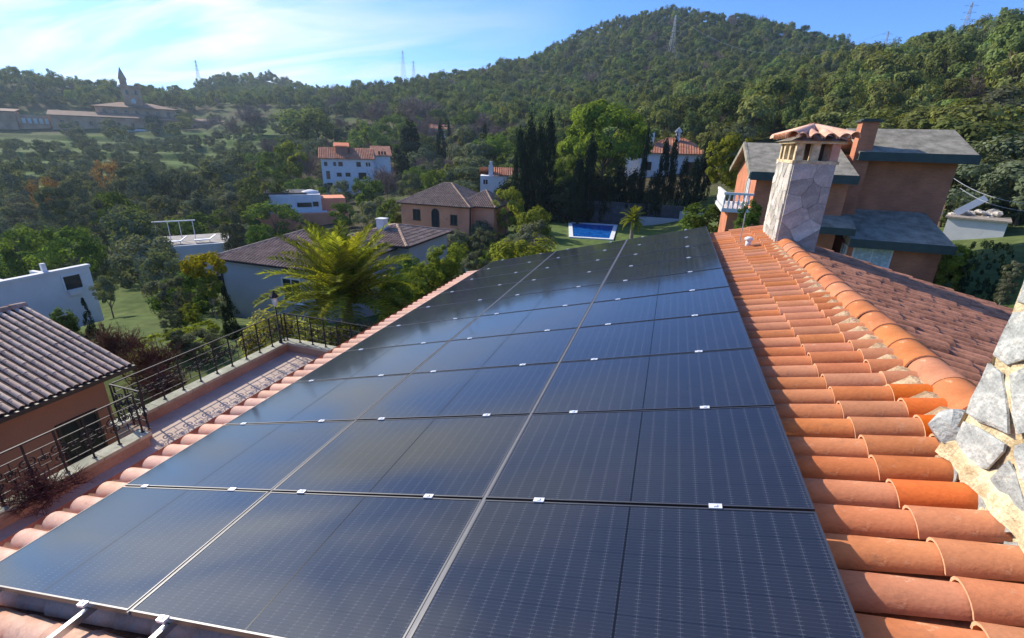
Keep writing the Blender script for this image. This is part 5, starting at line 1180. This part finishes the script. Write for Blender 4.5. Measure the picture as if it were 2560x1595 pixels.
# ------------------------------------------------------------------ named trees and shrubs, left to right
G1 = 'holm oaks on the valley floor'
T = [  # kind, column, top, width, distance, name, label
 ('autumn', 262, 400, 75, 140, 'autumn_tree', 'orange autumn tree beside the big dark oak below the terraced fields'),
 ('autumn', 104, 443, 95, 112, 'autumn_tree', 'rusty orange tree in front of the oaks at the far left'),
 ('oak', 335, 403, 150, 128, 'oak_tree', 'largest dark grey green oak right of the orange tree'),
 ('oak', 190, 436, 105, 108, 'oak_tree', 'rounded dark oak between the two orange trees'),
 ('oak', 118, 466, 90, 95, 'oak_tree', 'round oak just below the rusty orange tree'),
 ('oak', 62, 398, 150, 150, 'oak_tree', 'wide dark oak at the left edge under the fields'),
 ('oak', 150, 405, 80, 152, 'oak_tree', 'oak between the left edge oak and the orange tree'),
 ('oak', 418, 428, 120, 128, 'oak_tree', 'dark oak right of the largest oak, under the grass strip'),
 ('oak', 535, 398, 140, 128, 'oak_tree', 'tall broad dark oak left of the green poplar'),
 ('oak', 600, 382, 110, 138, 'oak_tree', 'oak behind the broad dark oak by the terraced fields'),
 ('oak', 470, 430, 90, 120, 'oak_tree', 'lower dark oak in the middle of the valley'),
 ('oakgreen', 275, 474, 120, 82, 'green_tree', 'mid green round tree in front of the dark valley oaks'),
 ('olive', 405, 488, 105, 82, 'olive_tree', 'grey green olive like tree left of its paler twin'),
 ('olive', 512, 480, 130, 82, 'olive_tree', 'grey olive like tree above the white terrace'),
 ('umbrella_dk', 648, 434, 150, 92, 'stone_pine', 'dark green umbrella pine behind the modern white house'),
 ('oakgreen', 672, 376, 70, 125, 'poplar_tree', 'upright green tree left of the white three storey house'),
 ('limetree', 722, 356, 85, 128, 'turning_tree', 'yellowing tree left of the white three storey house'),
 ('bare', 765, 375, 70, 128, 'bare_tree', 'brown leafless tree touching the white three storey house'),
 ('pine', 755, 272, 120, 200, 'pine_tree', 'big dark pine on the slope above the fields'),
 ('bare', 1042, 234, 120, 225, 'bare_tree', 'largest pinkish leafless tree before the wooded hill'),
 ('bare', 935, 252, 105, 225, 'bare_tree', 'pinkish grey leafless tree left of the largest one'),
 ('bare', 628, 266, 85, 250, 'bare_tree', 'pinkish bare tree right of the monastery'),
 ('bare', 575, 290, 60, 255, 'bare_tree', 'low bare tree at the right end of the monastery wall'),
 ('bare', 848, 284, 45, 215, 'bare_tree', 'small reddish bare tree among dark pines'),
 ('bare', 1212, 281, 50, 190, 'bare_tree', 'bare tree standing before the pine slope above the row'),
 ('cedar', 1024, 302, 118, 138, 'cedar_tree', 'dark wide cedar right of the white three storey house'),
 ('umbrella_dk', 920, 308, 105, 150, 'pine_tree', 'dark green pine behind the white three storey house'),
 ('umbrella_dk', 790, 276, 100, 190, 'pine_tree', 'broad dark pine above the yellowing tree'),
 ('cypress', 1101, 308, 24, 138, 'cypress', 'slim tall cypress right of the dark cedar'),
 ('cypress', 1122, 309, 15, 150, 'cypress', 'very thin cypress next to the slim tall one'),
 ('cypress', 1212, 312, 16, 150, 'cypress', 'thin cypress in the row of bare plane trees'),
 ('oak', 1160, 316, 84, 128, 'oak_tree', 'round dark oak right of the slim cypress'),
 ('cypress', 1232, 345, 22, 120, 'cypress', 'short dark cypress above the white cottage'),
 ('oakgreen', 1087, 421, 70, 84, 'green_tree', 'fresh green rounded tree behind the salmon house'),
 ('oak', 1160, 414, 120, 92, 'oak_tree', 'spreading dark tree behind the salmon house ridge'),
 ('oak', 1022, 431, 55, 96, 'oak_tree', 'small dark tree between cedar and salmon house'),
 ('bare', 965, 432, 70, 105, 'bare_tree', 'brown leafless tree right of the white three storey house'),
 ('oak', 852, 450, 52, 112, 'oak_tree', 'dark round tree standing before the white three storey house'),
 ('oak', 910, 455, 60, 108, 'oak_tree', 'low dark tree at the right foot of the white three storey house'),
 ('bush', 978, 500, 72, 66, 'shrub', 'bright green shrub at the left side of the salmon house'),
 ('oak', 930, 500, 90, 72, 'oak_tree', 'dull green bushy tree left of the bright shrub'),
 ('limetree', 1266, 472, 88, 60, 'garden_tree', 'yellow green tree right of the salmon house'),
 ('lime', 1338, 516, 82, 54, 'shrub', 'flat topped yellow green shrub left of the pool'),
 ('olive', 1340, 552, 92, 46, 'shrub', 'grey green rounded shrub below the flat topped one'),
 ('lime', 1312, 590, 160, 34, 'shrub', 'wide olive green shrub just beyond the far end of the array'),
 ('cypress', 1302, 335, 36, 68, 'cypress', 'leftmost tall cypress of the clump left of the umbrella pine'),
 ('cypress', 1328, 300, 38, 69, 'cypress', 'second cypress of the clump left of the umbrella pine'),
 ('cypress', 1352, 322, 36, 67, 'cypress', 'third cypress of the clump left of the umbrella pine'),
 ('cypress', 1376, 298, 40, 70, 'cypress', 'tallest cypress of the clump, nearest the umbrella pine'),
 ('cypress', 1482, 345, 36, 68, 'cypress', 'black cypress under the left side of the umbrella pine'),
 ('cypress', 1448, 400, 40, 66, 'cypress', 'short thick cypress left of the umbrella pine trunk'),
 ('umbrella', 1518, 252, 222, 76, 'umbrella_pine', 'large bright green umbrella pine standing above the pool'),
 ('oakgreen', 1428, 385, 70, 72, 'green_tree', 'bright green tree under the left edge of the umbrella pine crown'),
 ('cypress', 1622, 325, 18, 72, 'cypress', 'pencil thin cypress before the left part of the villa'),
 ('cypress', 1668, 355, 28, 72, 'cypress', 'dark cypress before the villa roof'),
 ('cypress', 1692, 345, 24, 70, 'cypress', 'slim cypress right of its twin before the villa'),
 ('cypress', 1715, 405, 32, 69, 'cypress', 'low dark cypress before the villa window'),
 ('cypress', 1745, 400, 36, 68, 'cypress', 'wide dark cypress at the right corner of the villa'),
 ('cypress', 1590, 430, 50, 69, 'cypress', 'stout dark cypress left of the villa wall'),
 ('cypress', 1640, 440, 46, 68, 'cypress', 'stout dark cypress below the villa wall'),
 ('cypress', 1555, 420, 46, 70, 'cypress', 'dark cypress right of the umbrella pine trunk'),
 ('cypress', 1520, 440, 44, 69, 'cypress', 'dark squat cypress left of the umbrella pine trunk'),
 ('cypress', 1775, 350, 34, 74, 'cypress', 'dark cypress between villa and the light green tree'),
 ('limetree', 1835, 338, 128, 46, 'garden_tree', 'tall light green tree left of the brick house'),
 ('bush', 1782, 505, 150, 36, 'shrub', 'round green shrub below the light green tree'),
 ('bush', 1880, 500, 60, 27, 'shrub', 'small shrub below the white balustrade'),
 ('oakgreen', 55, 560, 165, 56, 'green_tree', 'bright tree at the left edge behind the white annex'),
 ('oakgreen', 168, 566, 150, 52, 'green_tree', 'sunlit green tree behind the window of the white annex'),
 ('oak', 308, 526, 200, 57, 'oak_tree', 'tall dark oak right of the white annex'),
 ('olive', 232, 500, 110, 72, 'olive_tree', 'grey tree peeping over the tall dark oak'),
 ('olive', 575, 522, 72, 56, 'olive_tree', 'small grey olive right of the white terrace'),
 ('olive', 760, 545, 50, 74, 'olive_tree', 'little olive before the brick base of the modern house'),
 ('oak', 398, 628, 120, 40, 'oak_tree', 'dull green tree left of the yellow leaved tree'),
 ('olive', 428, 695, 95, 29, 'shrub', 'grey twiggy shrub on the garden lawn'),
 ('yellow', 502, 632, 108, 29, 'yellow_tree', 'golden yellow leaved small tree left of the grey house'),
 ('limetree', 520, 690, 60, 28, 'garden_tree', 'small yellow green tree below the golden one'),
 ('cypcone', 558, 715, 62, 23.5, 'clipped_cypress', 'clipped dark green cone by the corner of the grey house'),
 ('ball_dk', 421, 772, 58, 25.5, 'topiary_ball', 'dark green clipped ball on the garden lawn'),
 ('ball_y', 470, 756, 52, 25.5, 'topiary_ball', 'golden clipped ball beside the dark one'),
 ('bushdk', 500, 815, 100, 21, 'shrub', 'dark blue green shrub below the golden hedge'),
 ('bushdk', 440, 825, 60, 21.5, 'shrub', 'small dark shrub left of the blue green one'),
 ('barered', 270, 800, 150, 21, 'bare_shrub', 'purple brown leafless shrub right of the striped roof'),
 ('barered', 360, 835, 170, 19, 'bare_shrub', 'reddish leafless shrub behind the long railing'),
 ('barered', 400, 900, 130, 17.5, 'bare_shrub', 'low dark red shrub just outside the long railing'),
 ('cypcone', 205, 745, 44, 27, 'conifer', 'small dark conifer between annex and striped roof'),
 ('bush', 150, 770, 70, 28, 'shrub', 'green shrub at the foot of the white annex'),
 ('oak', 255, 690, 70, 33, 'oak_tree', 'dark tree at the right end of the white annex'),
 ('varieg', 672, 778, 150, 17.4, 'variegated_shrub', 'variegated yellow green shrub behind the terrace corner lantern'),
 ('varieg', 780, 800, 170, 16.9, 'variegated_shrub', 'variegated shrub below the palm behind the end railing'),
 ('lime', 850, 812, 110, 16.6, 'shrub', 'lime green shrub at the foot of the palm'),
 ('bushdk', 905, 800, 110, 17, 'shrub', 'dark shrub right of the palm trunk by the eave'),
 ('lime', 1062, 655, 95, 24, 'shrub', 'golden green rounded shrub beside the eave right of the palm'),
 ('lime', 1110, 612, 80, 28, 'shrub', 'taller golden shrub behind the rounded one by the eave'),
 ('bush', 1020, 640, 90, 26, 'shrub', 'green shrub between palm and golden shrubs'),
 ('bush', 985, 690, 90, 21, 'shrub', 'green shrub under the right fronds of the palm'),
 ('olive', 1195, 625, 60, 30, 'shrub', 'pale grey shrub by the garden lamp beyond the array'),
 ('bush', 640, 560, 60, 50, 'shrub', 'bright green shrub behind the ridge of the grey house'),
 ('lime', 2405, 610, 95, 32, 'shrub', 'sunlit lime green shrub right of the brick house'),
 ('box_dk', 2490, 610, 95, 31, 'hedge', 'dark clipped hedge block beside the lime shrub'),
 ('olive', 2545, 650, 60, 29, 'shrub', 'pale shrub at the right edge behind the shaded roof'),
 ('pine', 2330, 300, 200, 75, 'pine_tree', 'big dark pine behind the brick house roof'),
 ('pine', 2470, 250, 220, 82, 'pine_tree', 'broad sunlit pine right of the brick house roof'),
 ('pine', 2200, 270, 170, 90, 'pine_tree', 'pine directly behind the tall brick chimney'),
 ('pine', 2060, 280, 150, 95, 'pine_tree', 'pine behind the tile cap of the far chimney'),
]
for k, x, yt, w, D, nm, lab in T:
    if k == 'cypress' and D < 80: w *= 1.12
    cat = {'shrub': 'shrub', 'bare_shrub': 'shrub', 'variegated_shrub': 'shrub', 'topiary_ball': 'topiary', 'hedge': 'hedge'}.get(nm, 'tree')
    plant(nm, k, x, yt, w, D, lab, cat)
for i, x in enumerate((1062, 1082, 1140, 1180, 1235, 1255, 1278, 1296)):
    plant('bare_tree', 'bare', x, 306+(i % 3)*6, 46, 172+(i % 2)*10, 'one of the row of pinkish bare plane trees below the pine slope', 'tree', 'row of bare plane trees')
# golden hedge in the garden
a = at_d(325, 850, 21.3); b = at_d(535, 828, 22.2)
plant_at('hedge', 'box_y', (a[0]+b[0])/2, (a[1]+b[1])/2, hz((a[0]+b[0])/2, (a[1]+b[1])/2), np.linalg.norm((b-a)[:2]), 1.0, 'low golden hedge bordering the garden below the topiary balls', 'hedge', wy=.6, rz=math.atan2(b[1]-a[1], b[0]-a[0]))
# valley fill: oaks nobody could name singly
rng = random.Random(3); placed = []
def fill(n, az0, az1, d0, d1, kinds, h, label, group, name='oak_tree', gap=5, cat='tree'):
    c_ = 0
    for _ in range(n*12):
        if c_ >= n: break
        az = R(rng.uniform(az0, az1)); D = rng.uniform(d0, d1); x, y = CAM[0]+math.sin(az)*D, CAM[1]+math.cos(az)*D
        if any((x-q[0])**2+(y-q[1])**2 < gap*gap for q in placed): continue
        if D < 108 and d0 > 60 and R(-7.5) < az < R(4.5) and hz(x, y)+h[0] > CAM[2]-D*.075: continue
        placed.append((x, y)); hh = rng.uniform(*h); plant_at(name, rng.choice(kinds), x, y, hz(x, y), hh*rng.uniform(.95, 1.35), hh, label, cat, group); c_ += 1
for o in list(COL.objects):
    if o.get('category') in ('tree', 'house', 'building', 'terrace'): placed.append((o.location.x, o.location.y))
for q in ((-61, 66), (-64, 68), (-58, 70), (-75, 100), (-72, 104), (-46, 36), (-44, 38), (-48, 34), (-36, 18), (-38, 20), (-70, 107)):
    placed.append(q)
fill(70, -66, -47, 62, 165, ['oak', 'oak', 'oak', 'olive', 'oakgreen'], (4.5, 7.5), 'grey green tree in the dense mass filling the valley', 'trees filling the valley floor', gap=6.5)
fill(45, -47, -36, 75, 200, ['oak', 'olive', 'oak', 'bare', 'oakgreen'], (4, 7), 'tree among the mixed growth between the white houses', 'mixed trees between the white houses', gap=6.5)
fill(40, -36, -22, 95, 215, ['oak', 'oakgreen', 'bare', 'pine', 'oak'], (4.5, 8), 'tree among the mixed growth below the wooded hill', 'mixed trees below the hill', gap=6.5)
fill(45, -22, 6, 82, 150, ['pine', 'oak', 'oakgreen', 'pine'], (5, 8.5), 'tree of the thicket behind cypresses and villa', 'thicket behind the villa', gap=5.5)
fill(26, -19, -4, 69, 79, ['cypress', 'oak', 'cypress'], (4.2, 6), 'dark tree of the shady screen behind the pool', 'shady screen behind the pool', gap=2.6)
fill(12, 23, 32, 48, 58, ['oak', 'pine', 'oak'], (4, 6), 'dark tree close behind the white shed', 'trees behind the white shed', gap=3.2)
fill(34, 12, 31, 58, 88, ['pine', 'oak', 'pine'], (5, 7.5), 'tree of the shady wood behind the brick house', 'wood behind the brick house', gap=4.8)
fill(165, -66, -40, 168, 275, ['oak', 'olive', 'oak', 'oak'], (2.2, 4.6), 'small round bush on the terraced fields', 'bushes on the terraced fields', 'bush', gap=5)
fill(40, -60, -36, 275, 345, ['oak', 'bare', 'pine'], (4.5, 7.5), 'tree around the foot of the monastery', 'trees around the monastery', gap=7)
fill(26, -44, -30, 38, 54, ['bush', 'olive', 'bushdk', 'oak'], (1.2, 2.6), 'shrub among the gardens behind the grey house', 'garden shrubs behind the grey house', 'shrub', gap=2.6, cat='shrub')
fill(7, -62, -55.5, 43, 60, ['oak', 'oak', 'olive'], (3.6, 6), 'grey green tree behind the white annex and terrace', 'trees behind the white annex', gap=4)
fill(8, -58, -48, 30, 40, ['bushdk', 'olive', 'bush'], (1.2, 2.4), 'shrub in the lower garden beside the white annex', 'shrubs beside the annex', 'shrub', gap=2.6, cat='shrub')
fill(20, -25, -15, 40, 60, ['bush', 'oak', 'bushdk', 'lime'], (1.4, 2.8), 'shrub in the garden between salmon house and pool', 'shrubs between salmon house and pool', 'shrub', gap=2.4, cat='shrub')
fill(16, -20, -6, 30, 46, ['lime', 'bush', 'bushdk'], (1.0, 1.9), 'garden shrub in the dip beyond the end of the array', 'shrubs beyond the array', 'shrub', gap=2.4, cat='shrub')

# lamps, pylons, wires
lantern('black garden lantern on a post at the terrace corner', *at_d(692, 790, 15.9)[:2], ZC, 1.30, 1.1)
p = at_d(1166, 640, 31); lantern('pale garden lamp post below the salmon house', p[0], p[1], hz(p[0], p[1]), 2.4, 1.6)
def pylon(px_, ytop, ybase, D, label, lean=0):
    a = at_d(px_, ytop, D); z0 = hz(a[0], a[1]); H_ = a[2]-z0; t = thing('power_pylon', label, 'pylon', (a[0], a[1], z0), -azimuth(px_)+.5, 'lattice pylons on the hills'); w = H_*.075
    legs = [(sx, sy) for sx in (-1, 1) for sy in (-1, 1)]; k = max(.05, D*.00014)
    def at_(sx, sy, f_): q = w*(1-f_)**1.2+w*.12; return (sx*q, sy*q, H_*f_)
    for sx, sy in legs:
        mb = MB(); mb.tube([at_(sx, sy, f_) for f_ in (0, .25, .5, .75, 1)], k, 4); mb.build('leg', M['steel'], t)
    mb = MB(); n = 9
    for i in range(n):
        f0, f1 = i/n, (i+1)/n
        for (a_, b_) in (((-1, -1), (1, -1)), ((1, -1), (1, 1)), ((1, 1), (-1, 1)), ((-1, 1), (-1, -1))):
            mb.tube([at_(*a_, f0), at_(*b_, f1)], k*.6, 4, False); mb.tube([at_(*b_, f0), at_(*a_, f1)], k*.6, 4, False)
    mb.build('bracing', M['steel'], t)
    for f_ in (.70, .82, .94):
        mb = MB(); al = H_*.12; mb.tube([(-al, 0, H_*f_), (0, 0, H_*f_+al*.12), (al, 0, H_*f_)], k*.9, 4); mb.tube([(-al, 0, H_*f_), (0, 0, H_*f_-al*.15), (al, 0, H_*f_)], k*.6, 4); mb.build('cross_arm', M['steel'], t)
    return t, a
PY = [(1690, 38, 190, 330, 'tall pylon standing on the face of the main hill'), (2432, 5, 90, 250, 'large pylon on the crest at the upper right'), (2222, 78, 130, 300, 'slim pylon in the saddle right of the main hill'),
      (1006, 126, 215, 420, 'taller of the two pylons on the low crest'), (1033, 152, 215, 420, 'shorter of the two pylons on the low crest'), (488, 150, 215, 500, 'thin pylon right of the bell tower')]
tops = [pylon(*q)[1] for q in PY]
def wire(a, b, sag, r, label):
    a, b = Vector(a), Vector(b); mb = MB(); n = 24
    mb.tube([a.lerp(b, i/n)-Vector((0, 0, sag*4*(i/n)*(1-i/n))) for i in range(n+1)], r, 4); o = mb.build('power_line', M['steel']); tag(o, label, 'power line', 'overhead wires')
wire(at_d(2385, 446, 44), at_d(2600, 512, 38), .35, .018, 'upper overhead wire right of the brick house'); wire(at_d(2400, 470, 44), at_d(2600, 530, 38), .35, .018, 'lower overhead wire right of the brick house')
wire(tops[0], tops[2], 14, .05, 'long wire between the main hill pylon and the saddle pylon')

# clutter on the eave and terrace
mb = MB(); mb.box(0, .55, 0, .16, 0, .09); mb.box(.02, .53, .02, .14, .09, .11); o = mb.build('white_box', M['frame_w']); o.location = (-8.9, 1.7, ZF+1.2); tag(o, 'white box on the terrace seen past the eave tiles', 'box')
p = at_z(70, 1225, -4.6); plant_at('terrace_plant', 'barered', p[0]+.3, p[1]+.1, ZF, 1.3, .9, 'dark red leaved plant on the terrace beside the near railing', 'plant')
mb = MB(); mb.tube([(EX, 0, EZ) for EX, EZ in ((0, 0),)]*1, .01) if False else None
gut = MB(); n_ = 8; prof = [(-.07*math.cos(math.pi*k/n_)-.0, -.07*math.sin(math.pi*k/n_)) for k in range(n_+1)]
e = roofp(EAVE_S+.02, 0, H_DECK)
gut.sm = True; gut.add([(e[0]-.05+q[0], yy, e[2]-.03+q[1]) for yy in (Y0R, Y1R) for q in prof], [(k, k+1, n_+1+k+1, n_+1+k) for k in range(n_)]); gut.build('gutter', M['tile_brown'], house)

# ------------------------------------------------------------------ haze: one closed box of thin air
hzb = MB(); hzb.box(-1200, 1200, -1200, 1200, -60, 142)
mv = bpy.data.materials.new('thin_haze'); mv.use_nodes = True; t = mv.node_tree; t.nodes.clear()
pv = N(t, 'ShaderNodeVolumePrincipled'); pv.inputs['Color'].default_value = (0.62, 0.82, 1.0, 1); pv.inputs['Density'].default_value = 0.00022; pv.inputs['Anisotropy'].default_value = 0.4
ou = N(t, 'ShaderNodeOutputMaterial'); t.links.new(pv.outputs[0], ou.inputs['Volume'])
o = hzb.build('haze', mv); o['kind'] = 'stuff'; o['label'] = 'thin bluish haze over the valley and hills'; o['category'] = 'haze'
